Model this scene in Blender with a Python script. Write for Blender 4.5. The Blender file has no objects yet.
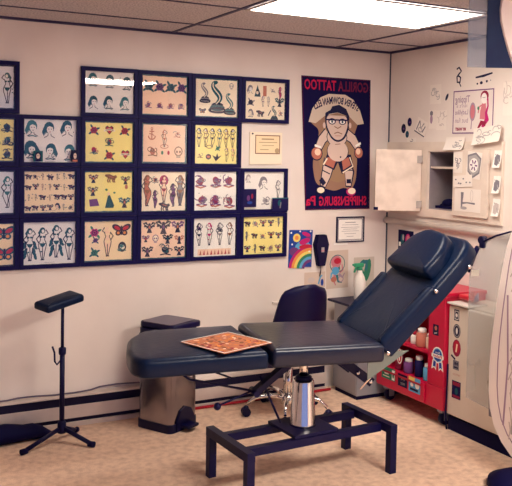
import bpy, bmesh, math, random
from mathutils import Vector, Matrix
C = bpy.context.scene.collection
R = math.radians
PI = math.pi

# ------------------------------------------------------------------ materials
MATS = {}
def mat(name, rgb, rough=.6, metal=0., spec=.4, noise=None, bump=None, emit=None, alpha=None, trans=None):
    if name in MATS: return MATS[name]
    m = bpy.data.materials.new(name); m.use_nodes = True
    nt = m.node_tree; b = nt.nodes['Principled BSDF']
    b.inputs['Base Color'].default_value = (*rgb, 1)
    b.inputs['Roughness'].default_value = rough
    b.inputs['Metallic'].default_value = metal
    b.inputs['Specular IOR Level'].default_value = spec
    tc = nt.nodes.new('ShaderNodeTexCoord')
    if noise:                                   # (scale, other colour, detail, low, high)
        n = nt.nodes.new('ShaderNodeTexNoise'); n.inputs['Scale'].default_value = noise[0]
        n.inputs['Detail'].default_value = noise[2] if len(noise) > 2 else 4
        cr = nt.nodes.new('ShaderNodeValToRGB')
        cr.color_ramp.elements[0].position = noise[3] if len(noise) > 3 else .35
        cr.color_ramp.elements[1].position = noise[4] if len(noise) > 4 else .65
        cr.color_ramp.elements[0].color = (*noise[1], 1); cr.color_ramp.elements[1].color = (*rgb, 1)
        nt.links.new(tc.outputs['Object'], n.inputs['Vector'])
        nt.links.new(n.outputs['Fac'], cr.inputs['Fac'])
        nt.links.new(cr.outputs['Color'], b.inputs['Base Color'])
    if bump:                                    # (scale, strength)
        n2 = nt.nodes.new('ShaderNodeTexNoise'); n2.inputs['Scale'].default_value = bump[0]
        n2.inputs['Detail'].default_value = 6
        bp = nt.nodes.new('ShaderNodeBump'); bp.inputs['Strength'].default_value = bump[1]
        bp.inputs['Distance'].default_value = .01
        nt.links.new(tc.outputs['Object'], n2.inputs['Vector'])
        nt.links.new(n2.outputs['Fac'], bp.inputs['Height'])
        nt.links.new(bp.outputs['Normal'], b.inputs['Normal'])
    if emit:
        b.inputs['Emission Color'].default_value = (*emit[0], 1)
        b.inputs['Emission Strength'].default_value = emit[1]
    if trans is not None:                       # sheet plastic: part clear, part scattering
        t = nt.nodes.new('ShaderNodeBsdfTransparent'); t.inputs[0].default_value = (.93, .95, .96, 1)
        mx = nt.nodes.new('ShaderNodeMixShader'); mx.inputs[0].default_value = 1 - trans
        nt.links.new(t.outputs[0], mx.inputs[1]); nt.links.new(b.outputs[0], mx.inputs[2])
        nt.links.new(mx.outputs[0], nt.nodes['Material Output'].inputs['Surface'])
    MATS[name] = m
    return m

def glass_mat():
    m = bpy.data.materials.new('picture_glass'); m.use_nodes = True; nt = m.node_tree
    for n in list(nt.nodes):
        if n.type == 'BSDF_PRINCIPLED': nt.nodes.remove(n)
    t = nt.nodes.new('ShaderNodeBsdfTransparent'); t.inputs[0].default_value = (1, 1, 1, 1)
    g = nt.nodes.new('ShaderNodeBsdfGlossy'); g.inputs['Roughness'].default_value = .015
    lw = nt.nodes.new('ShaderNodeLayerWeight'); lw.inputs[0].default_value = .5
    pw = nt.nodes.new('ShaderNodeMath'); pw.operation = 'POWER'; pw.inputs[1].default_value = 5
    f = nt.nodes.new('ShaderNodeMath'); f.operation = 'MULTIPLY_ADD'; f.inputs[1].default_value = .9; f.inputs[2].default_value = .045
    nt.links.new(lw.outputs['Facing'], pw.inputs[0]); nt.links.new(pw.outputs[0], f.inputs[0])
    mx = nt.nodes.new('ShaderNodeMixShader')
    nt.links.new(f.outputs[0], mx.inputs[0]); nt.links.new(t.outputs[0], mx.inputs[1]); nt.links.new(g.outputs[0], mx.inputs[2])
    nt.links.new(mx.outputs[0], nt.nodes['Material Output'].inputs['Surface'])
    return m

WALL = mat('painted_wall', (.83, .735, .675), .75, spec=.2, noise=(2.2, (.76, .66, .60), 6, .3, .62), bump=(7, .25))
CEIL = mat('ceiling_tile', (.62, .57, .58), .95, spec=.1, noise=(95, (.36, .33, .37), 3, .38, .56), bump=(120, .4))
CARPET = mat('tan_carpet', (.92, .65, .48), .98, spec=.05, noise=(24, (.72, .47, .34), 9, .30, .60), bump=(160, .7))
NAVY = mat('black_paint', (.004, .003, .040), .45, spec=.2)
BLACKP = mat('black_plastic', (.004, .003, .038), .4, spec=.25)
BLACKM = mat('matte_black', (.004, .003, .040), .7, spec=.12)
FRAME = mat('frame_black', (.004, .002, .055), .5, spec=.14)
VINYL = mat('black_vinyl', (.0015, .009, .036), .33, spec=.20, bump=(35, .12))
VINYL2 = mat('black_vinyl_worn', (.003, .007, .028), .28, spec=.42, bump=(28, .15))
CHROME = mat('chrome', (.80, .76, .74), .12, 1.)
STEEL = mat('brushed_steel', (.33, .30, .33), .20, 1., noise=(9, (.26, .24, .28)))
GREYM = mat('grey_metal', (.30, .31, .36), .45, .3)
REDM = mat('red_paint', (.56, .003, .045), .32, spec=.5)
REDD = mat('dark_red_paint', (.36, .006, .03), .4, spec=.5)
OFFW = mat('off_white_enamel', (.78, .68, .58), .4, spec=.4, noise=(6, (.72, .62, .52)))
CAB = mat('cabinet_paint', (.80, .68, .58), .6, spec=.3, noise=(6, (.70, .58, .50), 8, .3, .6), bump=(12, .3))
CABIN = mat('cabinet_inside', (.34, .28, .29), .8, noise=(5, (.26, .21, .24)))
HEAT = mat('heater_enamel', (.76, .65, .58), .45, spec=.4, noise=(8, (.68, .56, .5)))
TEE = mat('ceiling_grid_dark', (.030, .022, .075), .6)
DARKIN = mat('dark_interior', (.012, .008, .04), .9)
GLASS = glass_mat()
LAMP = mat('lamp_diffuser', (.9, .88, .8), .5, emit=((1., .91, .80), 13.0))
LAMP2 = mat('lamp_diffuser_bright', (.9, .88, .8), .5, emit=((1., .91, .80), 48.0))
SHEET = mat('clouded_plastic', (.80, .77, .73), .35, spec=.3, trans=.70, noise=(3, (.66, .66, .66)))
SHEET2 = mat('grey_clouded_plastic', (.36, .36, .42), .5, spec=.15, trans=.55, noise=(4, (.24, .28, .36)))

INKS = dict(ink=(.012, .012, .05), teal=(.01, .085, .12), tealmid=(.035, .17, .20), red=(.50, .02, .05), pink=(.62, .20, .24), green=(.04, .22, .13),
            skin=(.72, .46, .34), grey=(.22, .20, .23), lgrey=(.42, .38, .38), purple=(.16, .05, .19), brown=(.24, .10, .06), orange=(.78, .28, .08),
            yellow=(.85, .66, .16), white=(.92, .88, .82), cream=(.93, .80, .62), blue=(.02, .06, .32), navy=(.010, .006, .065), rust=(.52, .17, .12),
            peach=(.93, .65, .48), sand=(.94, .73, .47), yel=(.96, .82, .30), paper=(.88, .83, .79), bluewhite=(.80, .80, .84), lav=(.40, .27, .36),
            sky=(.12, .38, .62), magenta=(.50, .02, .16), postred=(.50, .012, .07), tan=(.48, .34, .20), olive=(.24, .21, .09), dred=(.30, .02, .06), faint=(.60, .51, .48), arc=(.66, .54, .44), glowtan=(.36, .22, .13), aged=(.86, .77, .70),
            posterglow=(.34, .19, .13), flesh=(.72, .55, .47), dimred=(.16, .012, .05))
def ink(n): return mat('ink_' + n, INKS[n], .7, spec=.15)

# ------------------------------------------------------------------ objects
def link(o, parent=None):
    C.objects.link(o)
    if parent: o.parent = parent
    return o
def obj(name, bm, m, parent=None, smooth=False, loc=None):
    me = bpy.data.meshes.new(name)
    bmesh.ops.recalc_face_normals(bm, faces=bm.faces)
    bm.to_mesh(me); bm.free()
    for mm in (m if isinstance(m, (list, tuple)) else [m]): me.materials.append(mm)
    if smooth:
        for p in me.polygons: p.use_smooth = True
    o = bpy.data.objects.new(name, me)
    if loc: o.location = loc
    return link(o, parent)
def tag(o, label, cat, group=None):
    o['label'] = label; o['category'] = cat
    if group: o['group'] = group
    return o
def thing(name, label, cat, loc=(0, 0, 0), rz=0, group=None):
    o = bpy.data.objects.new(name, None); o.empty_display_size = .05
    o.location = loc; o.rotation_euler = (0, 0, rz); link(o)
    return tag(o, label, cat, group)
def struct(name, bm, m):
    o = obj(name, bm, m); o['kind'] = 'structure'; return o
def part(o, label): o['label'] = label; return o
def copy_child(src, parent):
    c = src.copy(); C.objects.link(c); c.parent = parent; return c

# ------------------------------------------------------------------ shapes
def B(): return bmesh.new()
def box(bm, c, s, rot=None, bev=0.):
    t = bmesh.new(); bmesh.ops.create_cube(t, size=1)
    for v in t.verts: v.co = Vector((v.co.x * s[0], v.co.y * s[1], v.co.z * s[2]))
    if bev: bmesh.ops.bevel(t, geom=list(t.edges), offset=bev, segments=2, affect='EDGES', profile=.5)
    M = Matrix.Translation(Vector(c)) @ (rot.to_4x4() if rot else Matrix())
    join(bm, t, M); return bm
def join(bm, t, M=Matrix()):
    vs = [bm.verts.new(M @ v.co) for v in t.verts]
    t.verts.index_update()
    for f in t.faces:
        try:
            nf = bm.faces.new([vs[v.index] for v in f.verts]); nf.material_index = f.material_index; nf.smooth = f.smooth
        except ValueError: pass
    t.free()
def span(bm, a, b, bev=0.):
    c = [(a[i] + b[i]) / 2 for i in range(3)]; s = [abs(b[i] - a[i]) for i in range(3)]
    return box(bm, c, s, bev=bev)
def bar(bm, p, q, w, h=None, bev=0.):
    p = Vector(p); q = Vector(q); d = q - p
    r = d.to_track_quat('X', 'Z').to_matrix()
    return box(bm, (p + q) / 2, (d.length, w, h or w), r, bev)
def tube(bm, pts, r, seg=10, cap=True):
    pts = [Vector(p) for p in pts]; rs = r if isinstance(r, (list, tuple)) else [r] * len(pts)
    rings = []; prev = None
    for i, p in enumerate(pts):
        d = (pts[min(i + 1, len(pts) - 1)] - pts[max(i - 1, 0)]).normalized()
        if prev is None:
            a = d.cross(Vector((0, 0, 1)))
            if a.length < .01: a = d.cross(Vector((1, 0, 0)))
        else: a = prev - d * prev.dot(d)
        a.normalize(); b = d.cross(a); prev = a
        rings.append([bm.verts.new(p + (a * math.cos(t) + b * math.sin(t)) * rs[i]) for t in [2 * PI * k / seg for k in range(seg)]])
    for A, D in zip(rings, rings[1:]):
        for k in range(seg):
            f = bm.faces.new((A[k], A[(k + 1) % seg], D[(k + 1) % seg], D[k])); f.smooth = True
    if cap: bm.faces.new(rings[0][::-1]); bm.faces.new(rings[-1])
    return bm
def lathe(bm, prof, c=(0, 0, 0), seg=28):
    rings = []
    for r, z in prof:
        rings.append([bm.verts.new((c[0] + r * math.cos(2 * PI * k / seg), c[1] + r * math.sin(2 * PI * k / seg), c[2] + z)) for k in range(seg)])
    for A, D in zip(rings, rings[1:]):
        for k in range(seg):
            f = bm.faces.new((A[k], A[(k + 1) % seg], D[(k + 1) % seg], D[k])); f.smooth = True
    bm.faces.new(rings[0][::-1]); bm.faces.new(rings[-1])
    return bm
def ball(bm, c, s, seg=14):
    t = bmesh.new(); bmesh.ops.create_uvsphere(t, u_segments=seg, v_segments=seg // 2 + 2, radius=1)
    for f in t.faces: f.smooth = True
    join(bm, t, Matrix.Translation(Vector(c)) @ Matrix.Diagonal((*s, 1)))
    return bm
def prism(bm, pts, t, M=Matrix()):
    """outline in the plane's (a, b), thickness along the third axis from 0 to t"""
    lo = [bm.verts.new(M @ Vector((a, b, 0))) for a, b in pts]; hi = [bm.verts.new(M @ Vector((a, b, t))) for a, b in pts]
    bm.faces.new(lo[::-1]); bm.faces.new(hi); n = len(pts)
    for k in range(n): bm.faces.new((lo[k], lo[(k + 1) % n], hi[(k + 1) % n], hi[k]))
    return bm
def rounded(pts, rad, n=6):
    out = []; N = len(pts)
    for i, p in enumerate(pts):
        p = Vector(p); a = Vector(pts[i - 1]); b = Vector(pts[(i + 1) % N]); r = rad[i] if isinstance(rad, (list, tuple)) else rad
        da = (a - p).normalized(); db = (b - p).normalized(); r = min(r, (a - p).length * .48, (b - p).length * .48)
        for k in range(n + 1):
            t = k / n; q = (p + da * r) * (1 - t) ** 2 + p * 2 * t * (1 - t) + (p + db * r) * t ** 2
            out.append((q.x, q.y))
    return out
def resample(pts, step=.03):
    out = []; N = len(pts)
    for i in range(N):
        a = Vector(pts[i]); b = Vector(pts[(i + 1) % N]); k = max(1, int((b - a).length / step))
        for j in range(k): out.append(tuple(a.lerp(b, j / k)))
    return out
def inset(pts, d):
    N = len(pts); out = []
    for i in range(N):
        a = Vector(pts[i - 1]); p = Vector(pts[i]); b = Vector(pts[(i + 1) % N])
        n1 = (p - a).normalized(); n2 = (b - p).normalized(); n = Vector((-n1.y - n2.y, n1.x + n2.x))
        n = n.normalized() if n.length > 1e-6 else Vector((-n1.y, n1.x))
        out.append((p.x + n.x * d, p.y + n.y * d))
    return out
def cushion(bm, pts, z0, z1, rb, rt, M=Matrix(), crown=.0, rows=6):
    """a padded slab: counter-clockwise outline, rounded lower and upper rims, slightly crowned top"""
    pts = resample(pts); prof = []
    for k in range(4):
        t = k / 3 * PI / 2; prof.append((rb * (1 - math.sin(t)), z0 + rb * (1 - math.cos(t))))
    for k in range(rows + 1):
        t = k / rows * PI / 2; prof.append((rt * (1 - math.cos(t)), z1 - rt + rt * math.sin(t)))
    rings = [[bm.verts.new(M @ Vector((x, y, z))) for x, y in inset(pts, i)] for i, z in prof]
    n = len(pts)
    for A, D in zip(rings, rings[1:]):
        for k in range(n):
            f = bm.faces.new((A[k], A[(k + 1) % n], D[(k + 1) % n], D[k])); f.smooth = True
    bm.faces.new(rings[0][::-1])
    top = inset(pts, rt); cx = sum(p[0] for p in top) / n; cy = sum(p[1] for p in top) / n
    prev = rings[-1]
    for s, h in ((.85, .55), (.6, .85), (.3, 1.)):
        ring = [bm.verts.new(M @ Vector((cx + (x - cx) * s, cy + (y - cy) * s, z1 + crown * h))) for x, y in top]
        for k in range(n):
            f = bm.faces.new((prev[k], prev[(k + 1) % n], ring[(k + 1) % n], ring[k])); f.smooth = True
        prev = ring
    c = bm.verts.new(M @ Vector((cx, cy, z1 + crown)))
    for k in range(n):
        f = bm.faces.new((prev[k], prev[(k + 1) % n], c)); f.smooth = True
    return bm

# planes of the two walls: local (a, b, out) to world directions
BACK = Matrix(((1, 0, 0, 0), (0, 0, -1, 0), (0, 1, 0, 0), (0, 0, 0, 1)))       # a = +x, b = +z, out = -y
RIGHT = Matrix(((0, 0, -1, 0), (-1, 0, 0, 0), (0, 1, 0, 0), (0, 0, 0, 1)))     # a = -y, b = +z, out = -x

def text_polys(s, size, bold=.0, mirror=True, width=None):
    cu = bpy.data.curves.new('lettering', 'FONT'); cu.body = s; cu.size = size; cu.offset = bold; cu.align_x = 'CENTER'
    cu.resolution_u = 2
    o = bpy.data.objects.new('lettering', cu); C.objects.link(o)
    dg = bpy.context.evaluated_depsgraph_get(); me = o.evaluated_get(dg).to_mesh()
    V = [(v.co.x, v.co.y) for v in me.vertices]; F = [list(p.vertices) for p in me.polygons]
    o.evaluated_get(dg).to_mesh_clear(); bpy.data.objects.remove(o); bpy.data.curves.remove(cu)
    if width and V:
        w = max(v[0] for v in V) - min(v[0] for v in V); V = [(v[0] * width / w, v[1]) for v in V]
    if mirror: V = [(-x, y) for x, y in V]
    return V, F

class Art:
    """flat inked shapes on a sheet, collected into one mesh"""
    def __init__(s, seed=0, k=1., lw=1.): s.p = []; s.r = random.Random(seed); s.lay = 1; s.k = k; s.lw = lw
    def poly(s, pts, col, lay=None): s.p.append((pts, [list(range(len(pts)))], col, lay or s.lay)); return s
    def ell(s, x, y, a, b, col, rot=0, lay=None, n=12):
        c, q = math.cos(rot), math.sin(rot)
        return s.poly([(x + a * math.cos(t) * c - b * math.sin(t) * q, y + a * math.cos(t) * q + b * math.sin(t) * c) for t in [2 * PI * k / n for k in range(n)]], col, lay)
    def line(s, pts, w, col, lay=None, taper=False):
        L = []; Rr = []; n = len(pts)
        for i, p in enumerate(pts):
            a = pts[max(0, i - 1)]; b = pts[min(n - 1, i + 1)]; dx, dy = b[0] - a[0], b[1] - a[1]; l = math.hypot(dx, dy) or 1
            ww = (w[i] if isinstance(w, (list, tuple)) else w * ((1 - i / n) if taper else 1)) / 2 * s.lw
            L.append((p[0] - dy / l * ww, p[1] + dx / l * ww)); Rr.append((p[0] + dy / l * ww, p[1] - dx / l * ww))
        V = L + Rr; F = [[i, i + 1, n + i + 1, n + i] for i in range(n - 1)]
        s.p.append((V, F, col, lay or s.lay)); return s
    def ring(s, x, y, a, b, w, col, lay=None, n=16, t0=0, t1=2 * PI):
        return s.line([(x + a * math.cos(t0 + (t1 - t0) * k / n), y + b * math.sin(t0 + (t1 - t0) * k / n)) for k in range(n + 1)], w, col, lay)
    def rect(s, x0, y0, x1, y1, col, lay=None): return s.poly([(x0, y0), (x1, y0), (x1, y1), (x0, y1)], col, lay)
    def frame(s, x0, y0, x1, y1, w, col, lay=None):
        s.rect(x0, y0, x1, y0 + w, col, lay); s.rect(x0, y1 - w, x1, y1, col, lay)
        s.rect(x0, y0 + w, x0 + w, y1 - w, col, lay); s.rect(x1 - w, y0 + w, x1, y1 - w, col, lay); return s
    def text(s, t, x, y, size, col, bold=0, lay=None, width=None, arc=None, mirror=True):
        V, F = text_polys(t, size, bold, mirror, width)
        if arc:                                 # bend the line of letters round a circle of that radius
            V = [((arc + b) * math.sin(a / arc), (arc + b) * math.cos(a / arc) - arc) for a, b in V]
        s.p.append(([(a + x, b + y) for a, b in V], F, col, lay or s.lay)); return s
    # ---- motifs, about 2s high, centred on x, y
    def head(s, x, y, z, hair='teal', face=None, big=1.):
        z *= s.k
        r = s.r; sd = r.choice((-1, 1)); t = r.uniform(-.25, .25)
        s.ell(x + z * .04 * sd, y + z * .26, z * .50 * big, z * .58 * big, hair, t)
        for q in range(3): s.line([(x + sd * z * (.3 + .08 * q), y + z * (.5 - .1 * q)), (x + sd * z * (.52 + .05 * q), y + z * (.05 - .12 * q)), (x + sd * z * (.34 + .1 * q), y - z * (.35 + .1 * q))], [z * .14, z * .17, z * .03], hair)
        if big > 1: s.line([(x - sd * z * .4, y + z * .4), (x - sd * z * .62, y - z * .1), (x - sd * z * .45, y - z * .75)], [z * .25, z * .35, z * .08], hair)
        s.ell(x - z * .05 * sd, y + z * .08, z * .31, z * .42, face or 'paper', t, lay=2)
        s.line([(x - sd * z * .3, y + z * .38), (x, y + z * .48), (x + sd * z * .25, y + z * .36)], z * .10, hair, 3)
        for k in (-1, 1): s.ell(x - z * .05 * sd + k * z * .13, y + z * .13, z * .065, z * .045, 'ink', lay=3, n=6)
        s.ell(x - z * .05 * sd, y - z * .15, z * .08, z * .04, 'red' if r.random() < .4 else 'ink', lay=3, n=6)
        s.line([(x - z * .13, y - z * .32), (x - z * .16, y - z * .52), (x - z * .52, y - z * .72)], z * .05, 'ink', 2)
        s.line([(x + z * .13, y - z * .32), (x + z * .16, y - z * .52), (x + z * .52, y - z * .72)], z * .05, 'ink', 2)
        if r.random() < .6: s.line([(x - z * .4, y - z * .74), (x, y - z * .66), (x + z * .4, y - z * .76)], z * .08, hair, 2)
    def figure(s, x, y, z, col='teal', skin=None, wings=False):
        r = s.r; k = r.uniform(-.07, .07) * z; sd = r.choice((-1, 1)); lw = z * .035
        if wings:
            for q in (-1, 1):
                for j in range(5): s.ell(x + q * z * (.28 + .05 * math.sin(j * 2)), y + z * .05 - j * z * .2, z * .09, z * .18, col, q * .6 + r.uniform(-.3, .3))
        H_ = [(.80, .02), (.66, .05), (.56, .19), (.44, .17), (.26, .11), (.10, .19), (-.04, .235), (-.25, .20), (-.52, .13), (-.72, .10), (-.95, .05)]
        P = [(x - a * z + k * math.sin(b * 5), y + b * z) for b, a in H_]; Q = [(x + a * z + k * math.sin(b * 5), y + b * z) for b, a in H_]
        if skin: s.poly(P + Q[::-1], skin, 1)
        s.line(P[2:], lw, 'ink', 3); s.line(Q[2:], lw, 'ink', 3)
        s.line([(x, y - z * .12), (x + k, y - z * .5), (x, y - z * .93)], lw, 'ink', 3)
        s.ell(x, y + z * .80, z * .17, z * .19, col, lay=2)
        s.line([(x + sd * z * .10, y + z * .84), (x + sd * z * .20, y + z * .66), (x + sd * z * .14, y + z * .44)], [z * .08, z * .11, z * .02], col, 2)
        s.ell(x - sd * z * .03, y + z * .76, z * .085, z * .11, skin or 'paper', lay=3)
        for q in (-1, 1): s.ell(x + q * z * .085, y + z * .42, z * .075, z * .06, col, lay=4)
        s.poly([(x - z * .20, y + z * .04), (x + z * .20, y + z * .04), (x + z * .10, y - z * .14), (x, y - z * .20), (x - z * .10, y - z * .14)], col, 4)
        s.line([(x + sd * z * .18, y + z * .52), (x + sd * z * .36, y + z * .30), (x + sd * z * .20, y + z * .04)], z * .05, 'ink', 2)
        s.line([(x - sd * z * .18, y + z * .52), (x - sd * z * .34, y + z * .62), (x - sd * z * .20, y + z * .84)], z * .045, 'ink', 2)
        for q in (-1, 1): s.ell(x + q * z * .05, y - z * .95, z * .07, z * .035, 'ink', lay=4)
        if r.random() < .6: s.line([(x - z * .12, y - z * .45), (x - z * .03, y - z * .47)], z * .06, col, 4)
    def flower(s, x, y, z, col='red', leaf='teal'):
        z *= s.k
        for k in range(4): s.ell(x + z * .62 * math.cos(k * 1.7 + .4), y + z * .62 * math.sin(k * 1.7 + .4), z * .36, z * .15, leaf, k * 1.7 + .4)
        for k in range(6): s.ell(x + z * .3 * math.cos(k * 1.05), y + z * .3 * math.sin(k * 1.05), z * .26, z * .22, col, k, lay=2)
        s.ring(x, y, z * .3, z * .3, z * .08, 'ink', 3, 10); s.ell(x, y, z * .13, z * .13, 'ink', lay=3, n=8)
    def bird(s, x, y, z, col='teal', belly='red'):
        z *= s.k
        for q in (-1, 1):
            s.poly([(x, y + z * .1), (x + q * z * .45, y + z * .75), (x + q * z * .95, y + z * .55), (x + q * z * .75, y + z * .25), (x + q * z * .8, y), (x + q * z * .45, y + z * .02), (x + q * z * .4, y - z * .25)], col)
            s.line([(x + q * z * .2, y + z * .2), (x + q * z * .7, y + z * .45)], z * .06, 'cream', 3)
        s.line([(x, y + z * .55), (x, y + z * .1), (x, y - z * .3), (x, y - z * .8)], [z * .2, z * .35, z * .3, z * .6], 'ink', 2)
        s.ell(x, y, z * .13, z * .22, belly, lay=3)
    def butterfly(s, x, y, z, col='red', edge='teal'):
        z *= s.k
        for q in (-1, 1):
            s.ell(x + q * z * .5, y + z * .25, z * .55, z * .32, edge, q * .5); s.ell(x + q * z * .45, y + z * .22, z * .36, z * .18, col, q * .5, lay=2)
            s.ell(x + q * z * .35, y - z * .3, z * .3, z * .28, edge); s.ell(x + q * z * .33, y - z * .28, z * .16, z * .15, 'orange', lay=2)
        s.line([(x, y + z * .45), (x, y - z * .5)], z * .13, 'ink', 3)
    def snake(s, x, y, z, col='teal'):
        z *= s.k
        P = [(x + z * .3 * math.sin(t * 5.2) * (1 - t * .3) - z * .1, y - z * .45 + t * z * 1.3) for t in [k / 12 for k in range(13)]]
        s.line(P, [z * .12 + z * .16 * math.sin(PI * k / 12) for k in range(13)], col)
        s.line(P, z * .05, 'cream', 3)
        s.ell(P[-1][0] + z * .1, P[-1][1], z * .22, z * .12, col, .3)
        for k in range(3): s.ring(x, y - z * (.55 + .14 * k), z * (.35 + .1 * k), z * .13, z * .1, col if k % 2 else 'ink', 2)
        s.ell(x, y - z * .62, z * .2, z * .12, 'pink', lay=1)
    def anchor(s, x, y, z, col='ink'):
        z *= s.k
        s.line([(x, y + z * .7), (x, y - z * .7)], z * .12, col); s.ring(x, y + z * .8, z * .14, z * .14, z * .08, col, n=8)
        s.line([(x - z * .35, y + z * .4), (x + z * .35, y + z * .4)], z * .1, col); s.ring(x, y - z * .2, z * .5, z * .5, z * .12, col, t0=PI, t1=2 * PI, n=8)
        s.line([(x - z * .4, y + z * .1), (x + z * .1, y), (x + z * .35, y - z * .2)], z * .09, 'rust', 2)
    def skull(s, x, y, z, col='ink', fill=None):
        z *= s.k
        if fill: s.ell(x, y + z * .15, z * .5, z * .55, fill)
        s.ring(x, y + z * .15, z * .5, z * .55, z * .1, col, 2, 12)
        for q in (-1, 1): s.ell(x + q * z * .2, y + z * .1, z * .14, z * .16, col, lay=2, n=8)
        s.rect(x - z * .25, y - z * .65, x + z * .25, y - z * .3, col, 2)
        for k in (-1, 0, 1): s.line([(x + k * z * .14, y - z * .62), (x + k * z * .14, y - z * .36)], z * .04, 'cream', 3)
    def heart(s, x, y, z, col='red'):
        z *= s.k
        s.poly([(x, y - z * .7), (x - z * .6, y), (x - z * .6, y + z * .4), (x - z * .3, y + z * .6), (x, y + z * .35), (x + z * .3, y + z * .6), (x + z * .6, y + z * .4), (x + z * .6, y)], 'ink')
        s.poly([(x, y - z * .55), (x - z * .48, y + z * .02), (x - z * .46, y + z * .35), (x - z * .28, y + z * .48), (x, y + z * .22), (x + z * .28, y + z * .48), (x + z * .46, y + z * .35), (x + z * .48, y + z * .02)], col, 2)
        s.line([(x - z * .85, y - z * .15), (x, y + z * .05), (x + z * .85, y - z * .15)], z * .22, 'cream', 3); s.line([(x - z * .6, y - z * .08), (x, y + z * .05), (x + z * .6, y - z * .08)], z * .06, 'ink', 4)
    def swirl(s, x, y, z, col='ink', col2='red'):
        z *= s.k
        r = s.r
        s.ell(x, y, z * .42, z * .34, col2, r.uniform(0, 3)); s.ell(x + r.uniform(-.2, .2) * z, y + r.uniform(-.2, .2) * z, z * .22, z * .26, col, r.uniform(0, 3), lay=2)
        for k in range(6):
            t = r.uniform(0, 6.3); px, py = x + r.uniform(-.42, .42) * z, y + r.uniform(-.42, .42) * z
            s.ring(px, py, z * r.uniform(.15, .38), z * r.uniform(.12, .36), z * .07, r.choice((col, col, col2, 'grey')), 3, 8, t, t + r.uniform(2, 5.5))
        s.line([(x - z * .6, y - z * .5), (x, y - z * .42), (x + z * .6, y - z * .55)], z * .09, col, 4)
    def panther(s, x, y, z, col='ink'):
        z *= s.k
        s.line([(x - z * .8, y + z * .3), (x - z * .3, y + z * .2), (x + z * .3, y - z * .05), (x + z * .7, y + z * .2)], [z * .15, z * .4, z * .42, z * .22], col)
        for k in (-.35, -.1, .3, .5): s.line([(x + k * z, y), (x + k * z - z * .12, y - z * .4), (x + k * z, y - z * .6)], z * .12, col)
        s.line([(x - z * .3, y + z * .2), (x + z * .3, y)], z * .06, 'rust', 3)
    def build(s, name, parent, M, base=.0, eps=.00035):
        cols = []; V = []; F = []; I = []
        for ix, (pts, faces, col, lay) in enumerate(s.p):
            if col not in cols: cols.append(col)
            o = len(V); V += [M @ Vector((a, b, base + eps * lay + ix * 2e-6)) for a, b in pts]
            for f in faces: F.append([i + o for i in f]); I.append(cols.index(col))
        me = bpy.data.meshes.new(name); me.from_pydata([tuple(v) for v in V], [], F)
        for c in cols: me.materials.append(ink(c))
        for p, i in zip(me.polygons, I): p.material_index = i
        return link(bpy.data.objects.new(name, me), parent)

# ================================================================== SETTING
H = 2.4
struct('floor', span(B(), (-6.5, -7, -.1), (.0, 0, 0)), CARPET)
struct('wall_back', span(B(), (-6.5, 0, -.1), (0.35, .12, H + .1)), WALL)
# right wall with the recess of the built-in cupboard left open
YA, YB, ZA, ZB = -.462, -1.045, 1.290, 1.680
w = B()
span(w, (0, 0, -.1), (.35, YA, H + .1)); span(w, (0, YB, -.1), (.35, -7, H + .1))
span(w, (0, YA, -.1), (.35, YB, ZA)); span(w, (0, YA, ZB), (.35, YB, H + .1)); span(w, (.30, YA, ZA), (.35, YB, ZB))
struct('wall_right', w, WALL)
struct('wall_left', span(B(), (-6.62, -7, -.1), (-6.5, .12, H + .1)), WALL)
struct('ceiling', span(B(), (-6.5, -7, H), (0, 0, H + .1)), CEIL)
t = B()
for k in range(12): y = -.365 - .61 * k; span(t, (-6.5, y - .009, H - .004), (0, y + .009, H + .002))
for k in range(6): x = -.48 - 1.22 * k; span(t, (x - .011, -7, H - .005), (x + .011, 0, H + .002))
struct('trim_1', t, TEE)                        # suspended ceiling grid
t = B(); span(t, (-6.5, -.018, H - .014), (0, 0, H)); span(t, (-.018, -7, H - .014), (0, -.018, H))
struct('trim_2', t, TEE)                        # wall angle round the ceiling, its dark colour paints in the shadow line
t = B(); tube(t, [(-.014, -.005, 1.178), (-.014, -7, 1.178)], .022, 12)
struct('trim_3', t, WALL)                       # half round moulding on the right wall
t = B(); span(t, (-.007, -.007, 0), (0, 0, H)); struct('corner_shadow_strip', t, mat('corner_shadow_gap', (.06, .06, .10), .9))  # dark strip that paints the shadow gap down the room corner

# ceiling lamps
def troffer(x0, y0, x1, y1, label, lm=None):
    th = thing('ceiling_light', label, 'ceiling light', ((x0 + x1) / 2, (y0 + y1) / 2, H), group='fluorescent panels in the ceiling')
    hx, hy = abs(x1 - x0) / 2, abs(y1 - y0) / 2
    f = B(); z0, z1 = -.012, -.0055; e = .018
    span(f, (-hx, -hy, z0), (hx, -hy + e, z1)); span(f, (-hx, hy - e, z0), (hx, hy, z1)); span(f, (-hx, -hy + e, z0), (-hx + e, hy - e, z1)); span(f, (hx - e, -hy + e, z0), (hx, hy - e, z1))
    obj('frame', f, mat('lamp_frame', (.5, .45, .42), .5), th)
    obj('diffuser', span(B(), (-hx + e, -hy + e, -.0100), (hx - e, hy - e, -.0058)), lm or LAMP, th)
troffer(-1.685, -1.575, -.560, -.985, 'long bright fluorescent ceiling panel at the top of the picture')
troffer(-1.685, -4.015, -.495, -3.425, 'second fluorescent ceiling panel behind the viewer, mirrored in the picture glass', LAMP2)

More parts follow.
